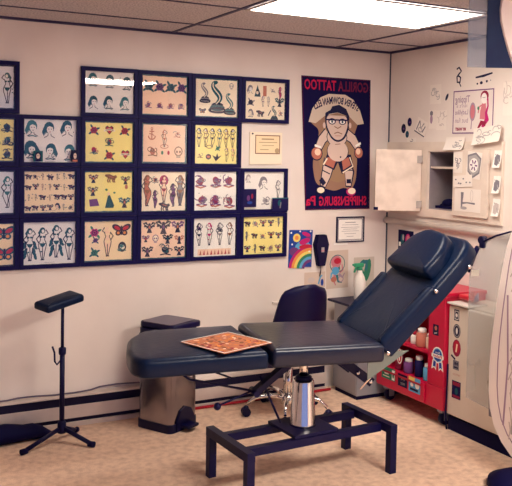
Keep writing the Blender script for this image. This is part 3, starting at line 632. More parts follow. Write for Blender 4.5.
# ================================================================== RIGHT WALL
th = thing('wall_cupboard', 'white painted built-in cupboard with its left door hanging open', 'cupboard', (0, -.6, 1.235))
O = Vector((0, -.6, 1.235))
def lo(p): return tuple(Vector(p) - O)
b = B(); D = -.020
for p, q in (((D, -.012, 1.236), (0, -1.152, ZA)), ((D, -.012, ZB), (0, -1.152, 1.745)), ((D, -.012, ZA), (0, YA, ZB)), ((D, YB, ZA), (0, -1.152, ZB)), ((D, -.728, ZA), (0, -.742, ZB))): span(b, lo(p), lo(q))
obj('face_frame', b, CAB, th)
b = B(); e = .006
for p, q in (((0.001, YA - .001, ZA + .001), (.295, YA - .001 - e, ZB - .001)), ((0.001, YB + .001 + e, ZA + .001), (.295, YB + .001, ZB - .001)), ((.289, YA - .008, ZA + .001), (.299, YB + .008, ZB - .001)), ((.001, YA - .008, ZA + .001), (.288, YB + .008, ZA + .007)), ((.001, YA - .008, ZB - .007), (.288, YB + .008, ZB - .001))): span(b, lo(p), lo(q))
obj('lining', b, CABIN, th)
b = B(); span(b, lo((.004, YA - .008, 1.567)), lo((.285, YB + .008, 1.579))); obj('shelf', b, CAB, th)
b = B(); span(b, lo((D - .018, -.738, 1.268)), lo((D - .0005, -1.052, 1.692)), .003); dr = part(obj('door', b, CAB, th), 'closed right door with drawings taped on')
for z in (1.345, 1.61): b = B(); span(b, lo((D - .024, -1.050, z)), lo((D - .0185, -1.068, z + .035))); obj('hinge', b, CAB, dr)
b = B(); box(b, (0, 0, 0), (.312, .016, .420), bev=.003)
od = obj('door', b, mat('door_inside_paint', (.84, .70, .60), .55, spec=.3, noise=(9, (.70, .57, .48), 8, .35, .6)), th); part(od, 'left door swung wide open showing its worn inner face')
hx, hy = -.022, -.405; ang = math.atan2(.149, -.292)
od.location = lo((hx + math.cos(ang) * .160, hy + math.sin(ang) * .160, 1.480)); od.rotation_euler = (0, 0, ang)
for z in (-.165, .145): b = B(); box(b, (-.142, .011, z), (.030, .008, .050)); tube(b, [(-.158, .010, z - .026), (-.158, .010, z + .026)], .006, 8); obj('hinge', b, mat('old_hinge', (.42, .36, .33), .5), od)
b = B(); box(b, (.15, .0105, -.195), (.03, .004, .02)); obj('latch', b, BLACKM, od)
# clutter in the cupboard
b = B(); span(b, (0, -.10, 0), (.14, .10, .018)); 
for k in range(5): tube(b, [(.02, -.09 + k * .04, .018), (.04 + .01 * k, -.08 + k * .04, .045), (.12, -.09 + k * .045, .03)], .007, 6)
ball(b, (.06, .03, .035), (.05, .045, .03)); ball(b, (.08, -.05, .03), (.04, .04, .025))
tag(obj('tool_tray', b, BLACKM, loc=(.03, -.595, ZA + .008)), 'small tray heaped with dark tools on the floor of the open cupboard', 'tray')

# pin-up tin sign
def sign(a, w, h):
    a.frame(-w / 2 + .004, -h / 2 + .004, w / 2 - .004, h / 2 - .004, .007, 'purple')
    a.text('Tipping', -.095, .062, .062, 'lav', .001, 2, .135); a.text("isn't a", -.10, .030, .030, 'lav', 0, 2, .10); a.text('Ladylike', -.10, -.015, .045, 'lav', .0005, 2, .12); a.text('but fun', -.10, -.068, .045, 'lav', 0, 2, .12); a.text('MY WAIST', -.105, -.118, .026, 'dred', .0015, 2, .10)
    a.ell(-.0, .0, .028, .06, 'lav', lay=2); a.ell(.0, .0, .02, .045, 'pink', lay=3); a.line([(-.005, -.05), (-.01, -.11)], .008, 'lav', 2)
    a.ell(.102, .095, .036, .034, 'dred'); a.ell(.098, .08, .026, .034, 'paper', lay=2); a.ell(.09, .085, .004, .003, 'ink', lay=3, n=6); a.ell(.105, .085, .004, .003, 'ink', lay=3, n=6)
    a.line([(.098, .05), (.095, .0), (.09, -.05)], [.03, .055, .05], 'pink', 1); a.line([(.13, .08), (.135, .03), (.12, -.01), (.13, -.05), (.09, -.10)], [.012, .012, .02, .035, .02], 'magenta', 3)
    a.line([(.05, -.11), (.08, -.07), (.12, -.08)], [.012, .03, .03], 'dred', 3); a.ell(.05, .02, .008, .012, 'green', lay=3); a.line([(.085, .04), (.06, .03), (.05, -.01)], .01, 'pink', 2)
plate('pinup_sign', 'white tin sign with a purple border, mirrored pink lettering and a dark-haired woman', 'sign', RIGHT, .868, 1.792, .372, .284, 'white', sign, t=.004, m=mat('sign_enamel', (.80, .70, .66), .35), parent_seed=2, rot=R(-.5))

def sticker(name, label, cat, y, z, draw, seed=1, group=None):
    th = None; a = Art(seed); draw(a)
    o = a.build(name, None, RIGHT, .0006, .0004); o.location = (0, y, z)
    return tag(o, label, cat, group)
sticker('painted_letter', 'tall black swirling letter painted on the wall above the pin-up sign', 'letter', -.729, 2.17, lambda a: (a.line([(-.022, .045), (0, .055), (.022, .03), (.0, .012), (-.018, -.005), (-.014, -.04), (.012, -.042), (.016, -.01), (-.005, .0)], .012, 'ink'), a.line([(.0, -.035), (.022, -.07)], .008, 'ink')))
sticker('painted_mark', 'long black brush dash over three dots above the pin-up sign', 'wall mark', -.955, 2.14, lambda a: (a.line([(-.072, .008), (0, .014), (.075, .026)], [.010, .016, .010], 'ink'), a.ell(-.055, -.032, .008, .006, 'ink'), a.ell(-.02, -.028, .013, .010, 'ink'), a.ell(.028, -.022, .009, .008, 'ink'), a.ell(.06, -.018, .004, .004, 'grey')))
sticker('oval_sticker', 'small tilted black oval sticker left of the pin-up sign', 'sticker', -.619, 2.04, lambda a: a.ell(0, 0, .011, .026, 'ink', -.5))
for y, z, r_, c, l in ((-.170, 1.842, .026, 'ink', 'round dark sticker, lowest left of the cluster near the room corner'), (-.236, 1.886, .024, 'navy', 'tall dark oval sticker, highest of the cluster near the room corner'), (-.212, 1.800, .019, 'teal', 'teal sticker below the two dark ones near the room corner')):
    sticker('round_sticker', l, 'sticker', y, z, lambda a: (a.ell(0, 0, r_, r_ * 1.3, c), a.ell(.003, -.002, r_ * .3, r_ * .3, 'purple', lay=2)), group='dark stickers near the corner')
GRP = 'papers taped to the right wall'
def scrib(col='grey', n=8, sp=.4):
    def d(a, w, h):
        for k in range(n):
            x, y = a.r.uniform(-sp, sp) * w, a.r.uniform(-sp, sp) * h; t = a.r.uniform(0, 6)
            a.ring(x, y, a.r.uniform(.08, .2) * w, a.r.uniform(.08, .2) * h, .005, col, 1, 8, t, t + a.r.uniform(2, 5))
    return d
plate('taped_drawing', 'square paper hung as a tilted diamond with bold dark letters, right of the dark stickers', 'drawing', RIGHT, .345, 1.800, .115, .105, 'aged', lambda a, w, h: (a.line([(-.04, -.035), (-.03, .035)], .009, 'grey'), a.line([(-.03, .035), (0, -.01), (.02, .035)], .008, 'grey'), a.line([(.025, -.03), (.04, .02)], .009, 'grey'), a.ring(.0, -.02, .02, .015, .006, 'lgrey'), a.rect(-w / 2, -h / 2, w / 2, -h / 2 + .007, 'ink')), rot=R(-24), group=GRP, out=.002)
plate('taped_drawing', 'faint paper with a dark blue figure sketch, left of the pin-up sign', 'drawing', RIGHT, .480, 1.835, .075, .125, 'aged', lambda a, w, h: (a.ell(-.01, .04, .016, .018, 'grey'), a.ell(-.01, .0, .014, .03, 'lav')), group=GRP)
plate('taped_drawing', 'faint pencil drawing on pale paper, touching the left side of the pin-up sign', 'drawing', RIGHT, .570, 1.825, .10, .13, 'aged', scrib('faint', 6), group=GRP, parent_seed=5)
plate('taped_drawing', 'pale round sketch high on the wall left of the small black oval sticker', 'drawing', RIGHT, .505, 2.00, .11, .13, 'aged', scrib('lgrey', 7, .25), group=GRP, parent_seed=8)
plate('taped_drawing', 'small grey rose sketch just above the open cupboard door', 'drawing', RIGHT, .262, 1.705, .095, .070, 'aged', scrib('grey', 7, .3), group=GRP, parent_seed=9)
plate('curled_paper', 'half-round curled paper directly under the pin-up sign', 'drawing', RIGHT, .735, 1.690, .175, .085, 'aged', scrib('lgrey', 6, .3), group=GRP, parent_seed=10, bend=.03, out=.021)
plate('curled_paper', 'wide sheet with flower pencil sketch curling over the lower right corner of the pin-up sign', 'drawing', RIGHT, 1.030, 1.732, .235, .105, 'aged', scrib('lgrey', 12, .35), group=GRP, rot=R(6), parent_seed=11, bend=.03, out=.022)
plate('taped_drawing', 'faint swirling pencil drawing right of the pin-up sign', 'drawing', RIGHT, 1.19, 1.90, .13, .20, 'aged', scrib('faint', 6), group=GRP, parent_seed=12)
# papers on the closed door
od_ = .0385
GRD = 'papers taped to the closed cupboard door'
def badge(a, w, h):
    P = [(-.062, .058), (.010, .082), (.060, .05), (.056, -.045), (.0, -.082), (-.05, -.045)]
    a.poly(P, 'grey', 2); a.poly([(x * .84, y * .84) for x, y in P], 'lgrey', 3); a.ell(.0, .0, .040, .046, 'paper', lay=4)
    for k in range(3): a.line([(.032 * math.cos(k * PI / 3), .036 * math.sin(k * PI / 3)), (-.032 * math.cos(k * PI / 3), -.036 * math.sin(k * PI / 3))], .009, 'purple', 5)
    a.ell(0, 0, .012, .013, 'paper', lay=6)
plate('badge_drawing', 'grey shield badge drawing with a six-armed wheel on the closed cupboard door', 'drawing', RIGHT, .925, 1.512, .128, .168, 'aged', badge, group=GRD, out=od_ + .002, rot=R(-6))
plate('taped_drawing', 'narrow torn paper with a grey leafy sketch, upper left of the closed cupboard door', 'drawing', RIGHT, .785, 1.545, .082, .135, 'aged', scrib('grey', 7, .2), group=GRD, out=od_, parent_seed=21)
plate('taped_drawing', 'torn strip with small dark scribbles across the middle of the closed cupboard door', 'drawing', RIGHT, .840, 1.455, .175, .075, 'aged', lambda a, w, h: [a.ell(x * w, a.r.uniform(-.2, .2) * h, .008, .005, 'grey') for x in (-.35, -.2, -.1, .05, .2, .38)], group=GRD, out=od_ + .0035, rot=R(5), parent_seed=22)
plate('taped_drawing', 'paper with a grey lamp-like sketch, low on the closed cupboard door', 'drawing', RIGHT, .880, 1.300, .235, .145, 'aged', lambda a, w, h: (a.line([(-.05, -.05), (-.045, .05)], [.012, .026], 'grey'), a.line([(-.05, -.02), (.0, -.015), (.07, -.018)], [.014, .008, .012], 'grey'), a.ell(-.03, -.05, .03, .010, 'lgrey'), a.ring(.04, .03, .012, .035, .003, 'faint')), group=GRD, out=od_, parent_seed=23)
for z, l in ((1.585, 'dark curled paper scrap, highest of three right of the cupboard'), (1.43, 'dark curled paper scrap, middle of three right of the cupboard'), (1.29, 'pale curled paper scrap, lowest of three right of the cupboard')):
    plate('curled_scrap', l, 'aged', RIGHT, 1.118, z, .060, .105, 'white', lambda a, w, h: (a.poly([(-.022, .01), (-.005, .03), (.02, .022), (.026, -.012), (.008, -.042), (-.016, -.034)], 'grey' if z > 1.3 else 'faint'), a.line([(-.02, .03), (.0, .012), (.024, -.03)], .006, 'lgrey', 2)), group='curled scraps beside the cupboard', out=.021, bend=.02)
# framed dark photo behind the headrest
th = thing('framed_photo', 'dark framed photo with red and white patches behind the headrest', 'framed picture', (0, -.232, .935))
b = B(); prism(b, [(-.078, 0), (.078, 0), (.078, .185), (-.078, .185)], .012, RIGHT); obj('frame', b, BLACKM, th)
a = Art(4); a.ell(.032, .12, .03, .045, 'magenta'); a.ell(.035, .13, .018, .025, 'pink', lay=2); a.ell(-.03, .12, .02, .04, 'teal'); a.ell(-.02, .135, .010, .022, 'lgrey', lay=2); a.rect(-.07, .07, -.045, .10, 'white', 2); a.ell(.0, .07, .014, .025, 'paper', lay=2); a.ell(-.055, .03, .014, .018, 'dred')
a.build('photo', th, RIGHT, .0125)

# ================================================================== HEATER, CORDS
th = thing('baseboard_heater', 'long low cream baseboard heater along the back wall', 'heater', (-2.6, 0, 0))
x0, x1 = -2.4, 2.05
b = B(); span(b, (x0, -.020, .02), (x1, 0, .185)); obj('back_plate', b, HEAT, th)
b = B(); span(b, (x0, -.075, .178), (x1, -.0201, .186)); obj('top_lip', b, HEAT, th)
b = B(); span(b, (x0, -.055, .112), (x1, -.0201, .172)); obj('fin_slot', b, DARKIN, th)
b = B(); span(b, (x0, -.075, .052), (x1, -.067, .128), .002); obj('front_panel', b, HEAT, th)
b = B(); span(b, (x0, -.062, .028), (x1, -.0201, .108)); obj('lower_gap', b, DARKIN, th)
b = B(); span(b, (x0, -.075, 0), (x1, -.0201, .0275), .002); obj('bottom_flange', b, HEAT, th)
b = B(); P = []
r = random.Random(4)
for k in range(26): x = -3.2 + k * .055; P.append((x, -.030, .192 + .006 * math.sin(k * .7) + r.uniform(0, .006) + (.012 if k > 18 else 0)))
tube(b, P, .005, 6); tag(obj('power_cord', b, mat('cord_grey', (.12, .09, .14), .6), None), 'thin dark cord lying along the top of the baseboard heater', 'cord')
b = B(); tube(b, [(-1.60, -.0875, .010), (-1.2, -.086, .010), (-.8, -.0875, .010), (-.52, -.086, .010)], .009, 8)
tag(obj('extension_cable', b, mat('red_rubber', (.62, .02, .04), .5), None), 'straight red cable on the carpet below the heater, right of the trash can', 'cable')
# soft bag
b = B(); sec = []
for k in range(13):
    t = k / 12; x = -3.1 + t * .62; y = -.175 - .012 * math.sin(t * 6); s = .055 * (min(1, (1 - t) * 5 + .25)) * (1 + .12 * math.sin(t * 14)); sec.append((x, y, s))
rings = [[b.verts.new((x, y + 1.35 * s * math.cos(q), max(.001, s * .8 + s * .85 * math.sin(q)))) for q in [2 * PI * j / 14 for j in range(14)]] for x, y, s in sec]
for A, Dd in zip(rings, rings[1:]):
    for j in range(14): f = b.faces.new((A[j], A[(j + 1) % 14], Dd[(j + 1) % 14], Dd[j])); f.smooth = True
b.faces.new(rings[0]); b.faces.new(rings[-1][::-1])
tag(obj('soft_bag', b, BLACKM, None), 'long limp black bag on the carpet against the heater, left of the armrest stand', 'bag')

# ================================================================== ARMREST STAND
th = thing('armrest_stand', 'slim black tripod stand with a tilted padded armrest in front of the left wall', 'armrest stand', (-2.455, -.30, 0))
b = B(); tube(b, [(0, 0, .07), (0, 0, .53)], .0145, 12); obj('lower_tube', b, NAVY, th)
b = B(); tube(b, [(0, 0, .51), (0, 0, .772)], .0095, 12); obj('upper_tube', b, NAVY, th)
b = B(); lathe(b, [(.019, 0), (.021, .01), (.021, .035), (.016, .04)], (0, 0, .50), 14); cl = obj('collar', b, NAVY, th)
b = B(); tube(b, [(-.012, 0, .0), (-.030, 0, -.02), (-.042, 0, .0), (-.044, 0, .05), (-.056, 0, .085)], .0055, 8); obj('hook', b, NAVY, th, loc=(0, 0, .465))
b = B(); lathe(b, [(.024, 0), (.026, .012), (.024, .06), (.016, .07)], (0, 0, .055), 14); obj('hub', b, NAVY, th)
for p in ((.135, -.145), (-.235, -.10), (.115, .12)):
    b = B(); tube(b, [(0, 0, .085), (p[0] * .95, p[1] * .95, .018)], .0125, 10); lg = obj('leg', b, NAVY, th)
    b = B(); q = Vector((p[0], p[1], .016)); d = Vector((p[0], p[1], 0)).normalized(); tube(b, [q - d * .025, q + d * .012], .016, 10); obj('foot_cap', b, BLACKM, lg)
M = Matrix.Translation((-.018, .0, .786)) @ Matrix.Rotation(R(28), 4, 'Z') @ Matrix.Rotation(R(-7), 4, 'Y') @ Matrix.Rotation(R(7), 4, 'X')
b = B(); cushion(b, rounded([(-.135, -.062), (.135, -.062), (.135, .062), (-.135, .062)], .02, 4), -.004, .038, .008, .018, M, .004); obj('arm_pad', b, VINYL, th)
b = B(); t = bmesh.new(); span(t, (-.09, -.035, -.014), (.09, .035, -.004)); join(b, t, M); obj('pad_plate', b, NAVY, th)

# ================================================================== TRASH CAN
th = thing('step_trash_can', 'stainless step trash can with a black lid behind the foot of the bed', 'trash can', (-1.808, -.270, 0), R(-60))
sq = rounded([(-.135, -.135), (.135, -.135), (.135, .135), (-.135, .135)], .045, 6)
b = B(); prism(b, [(x * .965, y * .965) for x, y in sq], .50, Matrix.Translation((0, 0, .045))); bd = obj('body', b, STEEL, th, True)
md = bd.modifiers.new('edges', 'EDGE_SPLIT'); md.split_angle = R(40)
b = B(); prism(b, sq, .05); obj('base_ring', b, BLACKP, th)
b = B(); prism(b, sq, .018, Matrix.Translation((0, 0, .545))); prism(b, [(x * .97, y * .97) for x, y in sq], .035, Matrix.Translation((0, 0, .563))); obj('collar', b, BLACKP, th)
b = B(); lo_ = [(x * 1.03, y * 1.03) for x, y in sq]; cushion(b, lo_, .598, .632, .004, .010, Matrix.Rotation(R(-2), 4, 'X'), .003, 3); ld = obj('lid', b, BLACKP, th)
b = B(); prism(b, [(x * .86, y * .86) for x, y in sq], .003, Matrix.Translation((0, 0, .6345))); obj('lid_inlay', b, mat('lid_inlay', (.07, .05, .10), .35, spec=.6), ld)
b = B(); PM = Matrix(((0, 0, 1, .131), (1, 0, 0, -.0), (0, 1, 0, .004), (0, 0, 0, 1)))
prism(b, [(-.085, 0), (.085, 0), (.085, .06), (.05, .115), (0, .135), (-.05, .115), (-.085, .06)], .010, PM); obj('pedal_housing', b, BLACKP, th)
b = B(); box(b, (.168, 0, .030), (.07, .10, .018), bev=.006); obj('pedal', b, BLACKP, th)

# ================================================================== SWIVEL CHAIR
th = thing('swivel_chair', 'black shell swivel chair with chrome star base behind the bed', 'chair', (-1.045, -.400, 0), R(3))
b = B(); G = []; nu, nv = 14, 12
for i in range(nv + 1):
    v = i / nv; z = .50 + v * .350; hw = .205 - .050 * v ** 1.6
    row = []
    for j in range(nu + 1):
        u = -1 + 2 * j / nu
        rr = 1 if v < .72 else math.sqrt(max(0, 1 - ((v - .72) / .28) ** 2.6)) * .42 + .58
        if v > .995: rr = .50
        x = hw * u * rr + .04; y = -.14 - .05 * v + .10 * u * u * (1 - .35 * v); row.append((x, y, z - (.02 * u * u * v ** 4)))
    G.append(row)
def shell(b, G, n):
    """gives a grid of points thickness along the vector n"""
    A = [[b.verts.new(p) for p in r_] for r_ in G]; D_ = [[b.verts.new(Vector(p) + n) for p in r_] for r_ in G]; I, J = len(G), len(G[0])
    for i in range(I - 1):
        for j in range(J - 1):
            for S in (A, D_):
                f = b.faces.new((S[i][j], S[i][j + 1], S[i + 1][j + 1], S[i + 1][j])); f.smooth = True
    for i in range(I - 1):
        for j in (0, J - 1): b.faces.new((A[i][j], A[i + 1][j], D_[i + 1][j], D_[i][j]))
    for j in range(J - 1):
        for i in (0, I - 1): b.faces.new((A[i][j], A[i][j + 1], D_[i][j + 1], D_[i][j]))
shell(b, G, Vector((0, .012, 0))); obj('backrest', b, BLACKP, th)
b = B(); G = [[(.215 * (-1 + 2 * j / 10), -.15 + .38 * i / 8, .455 + .05 * ((-1 + 2 * j / 10) ** 4) + (.045 * (1 - i / 2) ** 2 if i < 2 else 0) - (.02 * ((i - 6) / 2) ** 2 if i > 6 else 0)) for j in range(11)] for i in range(9)]
shell(b, G, Vector((0, 0, .012))); obj('seat', b, BLACKP, th)
b = B(); box(b, (0, .02, .445), (.16, .16, .016)); obj('seat_plate', b, NAVY, th)
b = B(); tube(b, [(0, 0, .10), (0, 0, .30)], .030, 16); tube(b, [(0, 0, .30), (0, 0, .44)], .016, 14); obj('gas_column', b, CHROME, th)
b = B(); lathe(b, [(.045, .07), (.05, .085), (.045, .12), (.032, .13)], (0, 0, 0), 18); obj('base_hub', b, CHROME, th)
for k in range(5):
    t = R(18 + 72 * k); d = Vector((math.cos(t), math.sin(t), 0))
    b = B(); tube(b, [d * .03 + Vector((0, 0, .105)), d * .12 + Vector((0, 0, .125)), d * .21 + Vector((0, 0, .115)), d * .265 + Vector((0, 0, .075))], [.017, .015, .013, .010], 10); lg = obj('leg', b, CHROME, th)
    b = B(); n = Vector((-d.y, d.x, 0)); c = d * .270 + Vector((0, 0, .029))
    for s in (-1, 1): tube(b, [c + n * s * .006, c + n * s * .024], .028, 14)
    ball(b, c + Vector((0, 0, .012)), (.022, .022, .028)); obj('caster', b, BLACKP, lg)

# ================================================================== TATTOO BED
th = thing('tattoo_bed', 'black padded tattoo bed with raised back section on a steel pedestal', 'tattoo bed', (-1.46, -1.27, 0))
RT = Matrix.Rotation(R(-10), 4, 'Z')
foot = rounded([(-.895, -.375), (-.305, -.345), (-.305, .250), (-.795, .225), (-.895, .06), (-.932, -.15), (-.932, -.30)], [.05, .02, .03, .06, .05, .05, .03], 5)
b = B(); cushion(b, foot, .655, .742, .018, .030, RT, .004); obj('foot_cushion', b, VINYL, th)
seat = rounded([(-.295, -.350), (.275, -.350), (.275, .225), (-.295, .250)], [.02, .02, .03, .03], 5)
b = B(); cushion(b, seat, .655, .748, .018, .026, RT @ Matrix.Rotation(R(.6), 4, 'Y'), .003); obj('seat_cushion', b, VINYL2, th)
BK = RT @ Matrix.Translation((.285, 0, .700)) @ Matrix.Rotation(R(-44), 4, 'Y')
back = rounded([(.0, -.350), (.44, -.350), (.62, -.335), (.725, -.27), (.735, .02), (.66, .13), (.44, .180), (.0, .205)], [.02, .05, .06, .06, .06, .05, .05, .02], 5)
b = B(); cushion(b, back, -.045, .045, .02, .030, BK, .002); obj('back_cushion', b, VINYL, th)
hd = rounded([(.425, -.290), (.56, -.285), (.680, -.200), (.70, .02), (.63, .11), (.425, .140)], [.03, .06, .06, .06, .05, .03], 5)
b = B(); cushion(b, hd, .030, .118, .012, .028, BK, .008); obj('head_cushion', b, VINYL, th)
# side bolsters along the back section
for v0, v1 in ((-.350, -.285), (.135, .200)):
    b = B(); cushion(b, rounded([(.01, v0), (.395, v0), (.395, v1), (.01, v1)], .02, 4), .02, .062, .004, .026, BK, .0, 5); obj('side_bolster', b, VINYL, th)
# upper steelwork
def L(u, v, z): return RT @ Vector((u, v, z))
b = B()
for v in (-.20, .12): bar(b, L(-.80, v, .640), L(.26, v, .640), .035, .03)
for u in (-.75, -.30, .2): bar(b, L(u, -.20, .640), L(u, .12, .640), .035, .028)
obj('top_frame', b, NAVY, th)
b = B(); t = bmesh.new(); span(t, (.04, -.20, -.062), (.60, -.165, -.046)); join(b, t, BK); t = bmesh.new(); span(t, (.04, .085, -.062), (.60, .12, -.046)); join(b, t, BK); obj('back_frame', b, NAVY, th)
b = B(); bar(b, L(-.10, -.10, .625), L(-.30, -.12, .485), .045, .030); tube(b, [L(-.30, -.16, .485), L(-.30, -.07, .485)], .016, 12); obj('leg_bracket', b, NAVY, th)
b = B(); tube(b, [L(-.30, -.10, .485), L(-.65, -.22, .600), L(-.68, -.23, .625)], .006, 8); obj('support_rod', b, NAVY, th)
b = B(); tube(b, [L(-.36, .10, .50), L(-.62, .06, .615)], .005, 8); tube(b, [L(-.30, -.10, .49), L(-.50, -.20, .46)], .005, 8); ball(b, L(-.51, -.205, .458), (.018, .018, .018)); obj('release_lever', b, NAVY, th)
b = B(); tube(b, [L(-.27, -.10, .56), L(-.14, -.05, .30)], .006, 8); obj('foot_lever', b, NAVY, th)
for v in (-.17, .09):
    b = B(); bar(b, L(.12, v, .640), L(.30, v, .505), .020, .045); obj('hinge_arm', b, NAVY, th)
for p in (L(.285, -.19, .515), L(.215, -.19, .565), L(.29, -.362, .70), (BK @ Vector((.385, -.362, .03))), (BK @ Vector((.60, -.352, -.02)))): b = B(); ball(b, p, (.011, .011, .011), 10); obj('bolt', b, CHROME, th)
b = B(); pl = [L(.20, -.33, .665), L(.335, -.33, .70), L(.42, -.33, .70), L(.20, -.33, .565)]
for off in (0, .003):
    vs = [b.verts.new(p + Vector((0, off, 0))) for p in pl]; b.faces.new(vs)
b.verts.ensure_lookup_table()
for k in range(4): b.faces.new((b.verts[k], b.verts[(k + 1) % 4], b.verts[4 + (k + 1) % 4], b.verts[4 + k]))
obj('gusset_plate', b, mat('steel_gusset', (.16, .20, .20), .3, .6), th)
b = B(); tube(b, [L(.20, -.25, .50), L(.42, -.25, .72)], .005, 8); obj('stay_rod', b, CHROME, th)
# pedestal
b = B(); lathe(b, [(.070, 0), (.066, .01), (.054, .225), (.050, .235)], (0.0, 0, .262), 28); obj('column_cover', b, CHROME, th)
b = B(); tube(b, [(0, 0, .49), (0, 0, .645)], .022, 18); obj('lift_piston', b, CHROME, th)
b = B(); lathe(b, [(.042, 0), (.042, .015), (.03, .02)], (0, 0, .497), 20); obj('piston_collar', b, NAVY, th)
RB = Matrix.Rotation(R(2.5), 4, 'Z')
def K(u, v, z): return RB @ Vector((u, v, z))
b = B(); t = bmesh.new(); span(t, (-.13, -.13, .245), (.13, .13, .261)); join(b, t, RB); obj('column_plate', b, NAVY, th)
b = B()
for v in (-.115, .115): bar(b, K(-.405, v, .222), K(.405, v, .222), .038, .040)
for u in (-.425, .425): bar(b, K(u, -.215, .232), K(u, .215, .232), .042, .044)
obj('base_frame', b, NAVY, th)
for u in (-.425, .425):
    for v in (-.194, .194):
        b = B(); t = bmesh.new(); p = (u, v); span(t, (u - .020, v - .020, 0), (u + .020, v + .020, .212)); join(b, t, RB); obj('leg', b, NAVY, th)

# flyer on the bed
def flyer(a, w, h):
    r = a.r
    for k in range(110): a.ell(r.uniform(-.44, .44) * w, r.uniform(-.43, .43) * h, r.uniform(.006, .02), r.uniform(.004, .012), r.choice(('orange', 'rust', 'brown', 'peach', 'dred', 'brown')), r.uniform(0, 3), lay=1 + k % 5, n=8)
    for k in range(9): a.swirl(r.uniform(-.35, .35) * w, r.uniform(-.33, .33) * h, .03, 'rust', 'orange')
    a.frame(-w / 2, -h / 2, w / 2, h / 2, .006, 'white', 8)
fl = thing('orange_print', 'orange and rust coloured tattoo print lying across the joint of the bed', 'print', (-1.950, -1.372, .7520), R(18))
b = B(); prism(b, [(-.155, -.15), (.155, -.15), (.155, .15), (-.155, .15)], .0012); sh = obj('sheet', b, mat('print_orange', (.50, .15, .06), .5), fl)
a = Art(9); flyer(a, .31, .30); a.build('drawing', sh, Matrix(), .0014)

# ================================================================== CORNER CABINET, BOTTLES
th = thing('metal_cabinet', 'low grey metal cabinet in the corner behind the raised back of the bed', 'cabinet', (-.245, -.218, 0))
b = B(); span(b, (-.245, -.145, .03), (.235, .145, .630)); obj('body', b, mat('cabinet_grey', (.33, .33, .36), .4, .2), th)
b = B(); span(b, (-.250, -.137, .30), (-.2455, .137, .615), .001); d = obj('door', b, mat('cabinet_grey_door', (.37, .36, .39), .35, .3), th)
b = B(); span(b, (-.262, -.12, .52), (-.2505, -.105, .58)); obj('handle', b, CHROME, d)
b = B(); span(b, (-.250, -.137, .045), (-.2455, .137, .29), .001); obj('drawer', b, mat('cabinet_grey_door', (.37, .36, .39)), th)
b = B(); span(b, (-.235, -.13, 0), (.22, .13, .03)); obj('plinth', b, BLACKM, th)
b = B(); span(b, (-.30, -.141, .631), (.237, .155, .648), .004); obj('top', b, BLACKP, th)
th = thing('spray_bottle', 'white spray bottle with a green trigger on the grey cabinet', 'bottle', (-.37, -.20, .6485))
b = B(); lathe(b, [(.036, 0), (.040, .01), (.040, .13), (.030, .165), (.016, .19), (.016, .21)], (0, 0, 0), 20); obj('bottle', b, mat('white_plastic', (.80, .74, .68), .35), th)
b = B(); lathe(b, [(.018, .205), (.018, .225)], (0, 0, 0), 14); box(b, (-.010, 0, .240), (.075, .022, .028), bev=.006); box(b, (-.052, 0, .244), (.016, .014, .014)); bar(b, (-.030, 0, .230), (-.048, 0, .190), .012, .008); obj('trigger', b, mat('green_plastic', (.03, .32, .16), .35), th)
th = thing('squeeze_bottle', 'small red-capped dark bottle beside the white spray bottle', 'bottle', (-.20, -.29, .6485))
b = B(); lathe(b, [(.028, 0), (.030, .01), (.030, .08), (.014, .10)], (0, 0, 0), 16); obj('bottle', b, mat('red_plastic', (.62, .02, .04), .35), th)
b = B(); lathe(b, [(.014, .10), (.014, .118), (.006, .145)], (0, 0, 0), 12); obj('cap', b, REDD, th)

# ================================================================== RED TOOL CART
th = thing('red_tool_cart', 'red metal tool cart covered in stickers behind the raised back section', 'tool cart', (-.135, -.70, 0))
y0, y1 = .325, -.340; X0, X1 = -.200, .125            # left end, right end, front, rear
b = B()
span(b, (X0, y0, .105), (X1, y1, .245), .006)                                        # bottom chest
span(b, (X0, -.19, .245), (X1, y1, .800), .006)                                      # right column
span(b, (X0 + .02, y0, .245), (X1, y0 - .02, .800)); span(b, (X1 - .015, y0 - .02, .245), (X1, -.19, .800))
span(b, (X0, y0, .735), (X1, -.19, .800), .004)
obj('body', b, REDM, th)
b = B(); span(b, (X0 - .012, y0 - .01, .118), (X0 - .0005, -.18, .235), .003); dw = obj('drawer', b, REDM, th)
b = B(); span(b, (X0 - .020, y0 - .04, .215), (X0 - .0125, -.15, .226)); obj('pull', b, REDD, dw)
b = B(); span(b, (X0, y0 - .021, .425), (X1 - .016, -.191, .445)); obj('shelf', b, REDM, th)
b = B(); span(b, (X0 - .012, y0 + .004, .8005), (X1, y1 - .01, .826), .005); obj('top_tray', b, REDM, th)
for cx, cy in ((-.15, .27), (-.15, -.28), (.07, .27), (.07, -.28)):
    b = B(); tube(b, [(cx + .02, cy - .014, .040), (cx + .02, cy + .014, .040)], .039, 16); c_ = obj('caster', b, BLACKP, th)
    b = B(); span(b, (cx - .02, cy - .025, .08), (cx + .04, cy + .025, .104)); span(b, (cx, cy + .018, .03), (cx + .04, cy + .023, .08)); span(b, (cx, cy - .023, .03), (cx + .04, cy - .018, .08)); obj('fork', b, GREYM, c_)
def cart_sticker(y, z, label, draw, out=.0006, seed=1, par=None):
    a = Art(seed); draw(a); o = a.build('sticker', par or th, RIGHT, out); o.location = (X0, y, z); return part(o, label)
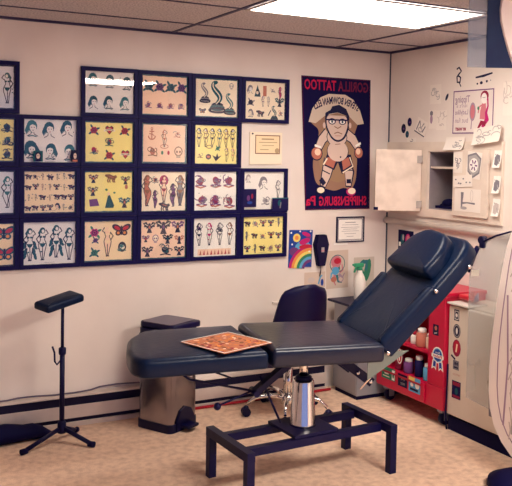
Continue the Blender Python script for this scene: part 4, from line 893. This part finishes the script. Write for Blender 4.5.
def ribbon(a):
    a.ell(0, .018, .050, .050, 'white', n=20); a.ell(0, .018, .042, .042, 'sky', lay=2, n=20); a.ell(0, .018, .036, .036, 'blue', lay=3, n=20); a.rect(-.055, .0, .055, .022, 'white', 4); a.text('Pabst', 0, .004, .022, 'red', .0005, 5, .08); a.text('Blue', 0, .028, .018, 'white', 0, 5, .04)
    for q in (-1, 1): a.poly([(q * .008, -.02), (q * .045, -.015), (q * .055, -.075), (q * .030, -.062), (q * .012, -.078)], 'white', 2); a.poly([(q * .014, -.024), (q * .036, -.02), (q * .042, -.062), (q * .029, -.054), (q * .017, -.064)], 'blue', 3)
cart_sticker(-.285, .42, 'blue and white ribbon sticker', ribbon)
cart_sticker(-.262, .588, 'small dark figure sticker', lambda a: (a.rect(-.026, -.032, .026, .034, 'ink'), a.ell(0, .012, .012, .014, 'rust', lay=2), a.line([(-.014, -.022), (.012, -.015)], .008, 'lgrey', 2)))
cart_sticker(.170, .202, 'green sticker with a white corner', lambda a: (a.rect(-.085, -.032, .06, .048, 'green'), a.rect(.025, -.026, .055, .04, 'white', 2), a.rect(-.055, .0, -.01, .008, 'white', 2), a.ell(.04, .005, .009, .018, 'green', lay=3), a.line([(-.07, -.015), (0, -.015)], .006, 'cream', 2)), .0130)
cart_sticker(.085, .345, 'red and white keyhole sticker', lambda a: (a.ell(0, .0, .028, .05, 'white'), a.ell(0, .0, .021, .042, 'red', lay=2), a.ell(0, .01, .008, .012, 'white', lay=3), a.rect(-.006, -.028, .006, .01, 'white', 3)), .0006)
cart_sticker(.030, .190, 'dark sticker with pale lettering', lambda a: (a.rect(-.05, -.03, .045, .05, 'ink'), a.text('LIVE', 0, .012, .022, 'lgrey', 0, 2), a.text('FREE', 0, -.018, .022, 'lgrey', 0, 2)), .0130)
cart_sticker(-.090, .205, 'blue, yellow and white sticker', lambda a: (a.rect(-.06, -.05, .055, .045, 'sky'), a.rect(-.06, .012, .0, .045, 'yellow', 2), a.ell(.025, .0, .022, .022, 'white', lay=2), a.rect(-.045, -.04, .035, -.025, 'ink', 3), a.ell(-.028, -.005, .016, .012, 'white', lay=3)), .0130)
# things on the cart's shelves
CI = [(-.290, -.50, .4455, .030, .085, 'white', 'white jar with a red lid on the upper shelf of the red cart, leftmost'), (-.295, -.62, .4455, .034, .100, 'pink', 'pink jar on the upper shelf of the red cart, second from left'), (-.290, -.71, .4455, .028, .075, 'white', 'short white jar on the upper shelf of the red cart, third from left'), (-.295, -.785, .4455, .038, .110, 'rust', 'rusty pink jar on the upper shelf of the red cart, fourth from left'), (-.290, -.860, .4455, .028, .090, 'peach', 'pale peach jar on the upper shelf of the red cart, rightmost'),
      (-.290, -.56, .2455, .030, .12, 'dred', 'dark red bottle on the lower shelf of the red cart, leftmost'), (-.295, -.66, .2455, .034, .09, 'purple', 'purple jar on the lower shelf of the red cart, second from left'), (-.290, -.76, .2455, .030, .13, 'navy', 'dark blue bottle on the lower shelf of the red cart, third from left'), (-.290, -.85, .2455, .034, .10, 'sky', 'light blue jar on the lower shelf of the red cart, rightmost')]
for x, y, z, r_, h_, c, l in CI:
    t = thing('ink_jar' if z > .4 else 'ink_bottle', l, 'jar' if z > .4 else 'bottle', (x, y, z), group='jars and bottles on the red cart')
    b = B(); lathe(b, [(r_ * .92, 0), (r_, .005), (r_, h_ * .75), (r_ * .7, h_ * .82)], (0, 0, 0), 14); obj('jar_body', b, ink(c), t)
    b = B(); lathe(b, [(r_ * .75, h_ * .82), (r_ * .75, h_), (r_ * .6, h_ + .004)], (0, 0, 0), 14); obj('lid', b, ink('red' if c == 'white' else 'white'), t)

# ================================================================== WHITE FRIDGE
th = thing('small_fridge', 'small off-white fridge with a column of stickers right of the red cart', 'fridge', (-.16, -1.42, 0))
FX0, FX1, FY0, FY1 = -.150, .150, .374, -.42
b = B(); span(b, (FX0 + .035, FY0, .085), (FX1, FY1, .765), .006); obj('body', b, OFFW, th)
b = B(); span(b, (FX0, FY0, .095), (FX0 + .033, FY1, .755), .008); dr = obj('door', b, OFFW, th)
b = B(); span(b, (FX0 + .01, FY0 - .005, 0), (FX1 - .01, FY1 + .005, .084)); obj('base', b, BLACKM, th)
def fsticker(y, z, label, draw, seed=1):
    a = Art(seed); draw(a); o = a.build('sticker', dr, RIGHT, .0006); o.location = (FX0, y + 1.42, z); return part(o, label)
fsticker(-1.115, .705, 'small black square sticker', lambda a: (a.rect(-.022, -.032, .022, .034, 'ink'), a.frame(-.016, -.025, .016, .026, .004, 'paper', 2), a.ell(.0, .0, .008, .012, 'paper', lay=2)))
fsticker(-1.120, .612, 'round black and white sticker', lambda a: (a.ell(0, 0, .032, .042, 'ink'), a.ring(0, 0, .025, .034, .005, 'lgrey', 2), a.ell(0, 0, .009, .020, 'white', lay=3)))
fsticker(-1.118, .505, 'round red sticker with a pale figure', lambda a: (a.ell(.004, .005, .036, .052, 'dred'), a.ell(.004, .012, .026, .038, 'red', lay=2), a.line([(0, -.02), (.008, .03)], .012, 'peach', 3), a.line([(-.04, -.045), (-.005, -.065)], .012, 'ink', 3)))
fsticker(-1.122, .405, 'small black lettered sticker', lambda a: (a.rect(-.028, -.026, .024, .03, 'grey'), a.text('INK', 0, .004, .022, 'ink', .001, 2), a.line([(-.02, -.012), (.018, -.012)], .008, 'ink', 2)))
fsticker(-1.128, .345, 'tiny row of red lettering', lambda a: a.text('TATTOO', 0, 0, .016, 'rust', 0, 2))
fsticker(-1.130, .262, 'dark blue and red picture sticker', lambda a: (a.rect(-.040, -.055, .036, .050, 'navy'), a.rect(-.034, .022, .03, .044, 'dred', 2), a.ell(.0, -.01, .014, .020, 'teal', lay=2), a.rect(-.034, -.05, .03, -.035, 'dred', 2)))
fsticker(-1.505, .655, 'dark blue panel', lambda a: a.rect(-.085, -.085, .085, .085, 'teal'))
fsticker(-1.480, .375, 'round olive sticker above a dark bucket shape', lambda a: (a.poly([(-.09, .0), (-.08, -.19), (.09, -.19), (.10, .0)], 'grey'), a.ell(0, .0, .10, .065, 'olive', lay=2), a.ell(.03, .0, .03, .022, 'brown', lay=3)))
b = B(); tube(b, [(-.320, -1.060, .40), (-.322, -1.058, .22), (-.330, -1.060, .10), (-.335, -1.08, .012)], .005, 8); tag(obj('black_cable', b, BLACKM), 'thin black cable hanging between the red cart and the fridge', 'cable')
b = B(); box(b, (0, 0, .095), (.12, .19, .19), bev=.004); tag(obj('cardboard_box', b, mat('cardboard', (.42, .32, .17), .8, noise=(9, (.34, .26, .14))), loc=(-.215, -1.53, .766)), 'tan cardboard box on the fridge behind the clouded plastic sheet', 'box')
# red gadget on the corner of the fridge top
th = thing('red_hand_tool', 'red plastic hand tool with a dark tip on the corner of the fridge', 'tool', (-.22, -1.125, .766))
b = B(); box(b, (0, .0, .028), (.07, .13, .028), bev=.009); box(b, (0, -.045, .055), (.06, .045, .04), bev=.012); obj('body', b, mat('red_plastic', (.62, .02, .04), .35), th)
b = B(); tube(b, [(0, -.055, .06), (-.02, -.075, .02)], .014, 10); obj('tip', b, mat('purple_plastic', (.10, .04, .16), .4), th)
b = B(); box(b, (0, 0, .006), (.16, .17, .010), bev=.002); tag(obj('white_tray', b, mat('white_plastic', (.80, .74, .68), .35), loc=(-.25, -1.135, .754 + .0125)), 'thin white tray under the red hand tool at the edge of the fridge', 'tray')
th.location.z = .779

# ================================================================== CLOUDED PLASTIC SHEET WITH CLAMP
th = thing('plastic_sheet', 'clouded grey plastic sheet hung by a black clamp in front of the fridge', 'plastic sheet', (-.45, -1.60, .27))
P = [(.235 - 1.60, .302), (.232 - 1.60, 1.02), (-1.385, 1.09), (-1.425, 1.150), (-1.475, 1.185), (-1.56, 1.228), (-1.66, 1.252), (-1.80, 1.262), (-1.84, .26), (-1.59, .280)]
b = B(); prism(b, [(-y - 1.60, z - .27) for y, z in P], .004, RIGHT); obj('sheet', b, SHEET, th)
b = B(); box(b, (-.002, .138, .905), (.026, .036, .050), bev=.008); tube(b, [(-.018, .138, .925), (.014, .138, .925)], .022, 14); obj('clamp', b, BLACKP, th)
b = B(); tube(b, [(-.004, .172, .882), (-.006, .200, .840), (-.008, .228, .770), (-.008, .232, .735)], [.014, .017, .015, .006], 10); obj('edge_grip', b, BLACKM, th)
b = B(); tube(b, [(-.004, .125, .92), (-.004, .04, .958), (-.004, -.06, .988), (-.004, -.20, 1.0), (.12, -.32, .98), (.425, -.36, .93)], .005, 8); obj('hanging_cable', b, BLACKM, th)
b = B(); prism(b, [(-.215, .715), (-.155, .725), (-.155, .760), (-.215, .750)], .001, RIGHT @ Matrix.Translation((0, 0, .0045))); obj('painted_glint', b, mat('glint_white', (.85, .78, .68), .5), th)  # pale patch painted as a bright reflection on the sheet

# ================================================================== OVAL BOARD
th = thing('oval_board', 'large white rounded board with purple figure drawing, cut by the right edge', 'board', (-.55, -1.95, 0))
prof = [(.095, .0), (.105, .07), (.142, .135), (.19, .20), (.258, .256), (.34, .287), (.43, .300), (.56, .300), (.696, .290), (.83, .272), (.965, .250), (1.09, .228), (1.202, .200), (1.29, .165), (1.36, .11), (1.395, .05), (1.40, 0)]
out = [(-w_, z) for z, w_ in prof] + [(w_, z) for z, w_ in prof[::-1]]
b = B(); prism(b, out, .022, RIGHT @ Matrix.Translation((0, 0, -.011))); obj('panel', b, mat('board_white', (.92, .82, .78), .5), th)
a = Art(12); inner = [(-w_ * .80, .06 + z * .955) for z, w_ in prof[2:-2]]
a.line(inner, .008, 'lav'); a.line([(-x, z) for x, z in inner], .008, 'lav')
r = a.r
for k in range(14):
    z = .22 + k * .075; a.line([(-.15 + .02 * math.sin(k), z), (-.14, z + .05), (-.150, z + .09)], .008, 'faint', 2); a.ell(-.10 + r.uniform(-.02, .02), z, .020, .034, 'faint', r.uniform(-.4, .4)); a.ring(-.06 + r.uniform(-.02, .02), z + .02, .03, .035, .007, 'lav', 2, 8, r.uniform(0, 3), 5)
    a.ell(.03, z, .035, .035, 'faint'); a.line([(.12, z), (.15, z + .05)], .010, 'lav', 2)
a.line([(-.19, .28), (-.17, .6), (-.185, .95)], .012, 'lav', 2); a.line([(-.13, .25), (-.10, .7), (-.12, 1.1)], .016, 'lgrey', 1)
a.build('drawing', th, RIGHT, .0113)
b = B(); lathe(b, [(.155, 0), (.165, .012), (.16, .045), (.10, .075), (.05, .09)], (-.02, .05, 0), 28); obj('base', b, BLACKM, th)
b = B(); span(b, (-.035, -.02, .08), (-.010, .06, .20)); obj('bracket', b, BLACKM, th)
# dark low block under the sheet
b = B(); span(b, (-.10, -.12, 0), (.10, .12, .12), .02); tag(obj('black_case', b, BLACKM, loc=(-.445, -2.06, 0) if False else (-.22, -2.02, 0)), 'low black case on the floor behind the oval board', 'case')

# ================================================================== HANGING PLASTIC AT THE TOP RIGHT
th = thing('hanging_cover', 'grey and navy hanging cover with a pale curved panel at the top right corner', 'hanging cover', (-.80, -1.90, 2.06))
def hz(x, z): return (x + .80, z - 2.06)
b = B(); prism(b, [hz(-.995, 2.060), hz(-.865, 2.066), hz(-.865, 2.394), hz(-.995, 2.394)], .003, BACK); obj('clear_side', b, SHEET2, th)
b = B(); G = [hz(-.885, 2.064), hz(-.40, 2.090), hz(-.40, 2.394), hz(-.885, 2.394)]; prism(b, G, .004, BACK @ Matrix.Translation((0, 0, .004))); obj('dark_side', b, mat('navy_cloth', (.010, .035, .10), .8, noise=(3, (.006, .010, .06))), th)
b = B(); prism(b, [hz(-.722, 2.086), hz(-.38, 2.10), hz(-.38, 2.394), hz(-.806, 2.394), hz(-.814, 2.34), hz(-.808, 2.285), hz(-.785, 2.22), hz(-.755, 2.15)], .012, BACK @ Matrix.Translation((0, 0, .009))); obj('pale_panel', b, mat('board_white', (.92, .82, .78), .5), th)

# ================================================================== CAMERA, LIGHT, VIEW
f, cy = 802.45, 187.08
yaw, pit, roll = .4828, .0412, .0171
fw = Vector((math.sin(yaw) * math.cos(pit), math.cos(yaw) * math.cos(pit), -math.sin(pit)))
rt = Vector((math.cos(yaw), -math.sin(yaw), 0)); up = rt.cross(fw)
r2 = rt * math.cos(roll) + up * math.sin(roll); u2 = -rt * math.sin(roll) + up * math.cos(roll)
cam = bpy.data.cameras.new('camera'); co = bpy.data.objects.new('camera', cam); C.objects.link(co)
M = Matrix.Identity(4)
for i in range(3): M[i][0] = r2[i]; M[i][1] = u2[i]; M[i][2] = -fw[i]
M.translation = Vector((-3.578, -4.75, 1.643)); co.matrix_world = M
cam.sensor_width = 36; cam.sensor_fit = 'HORIZONTAL'; cam.lens = f * 36 / 512; cam.shift_y = (cy - 243) / 512
cam.clip_start = .05; cam.clip_end = 50
sc = bpy.context.scene; sc.camera = co
W = bpy.data.worlds.new('world'); sc.world = W; W.use_nodes = True
W.node_tree.nodes['Background'].inputs[0].default_value = (.26, .32, .66, 1); W.node_tree.nodes['Background'].inputs[1].default_value = .85
vs = sc.view_settings; vs.view_transform = 'Standard'; vs.look = 'None'; vs.gamma = 1; vs.exposure = .27; vs.use_curve_mapping = False
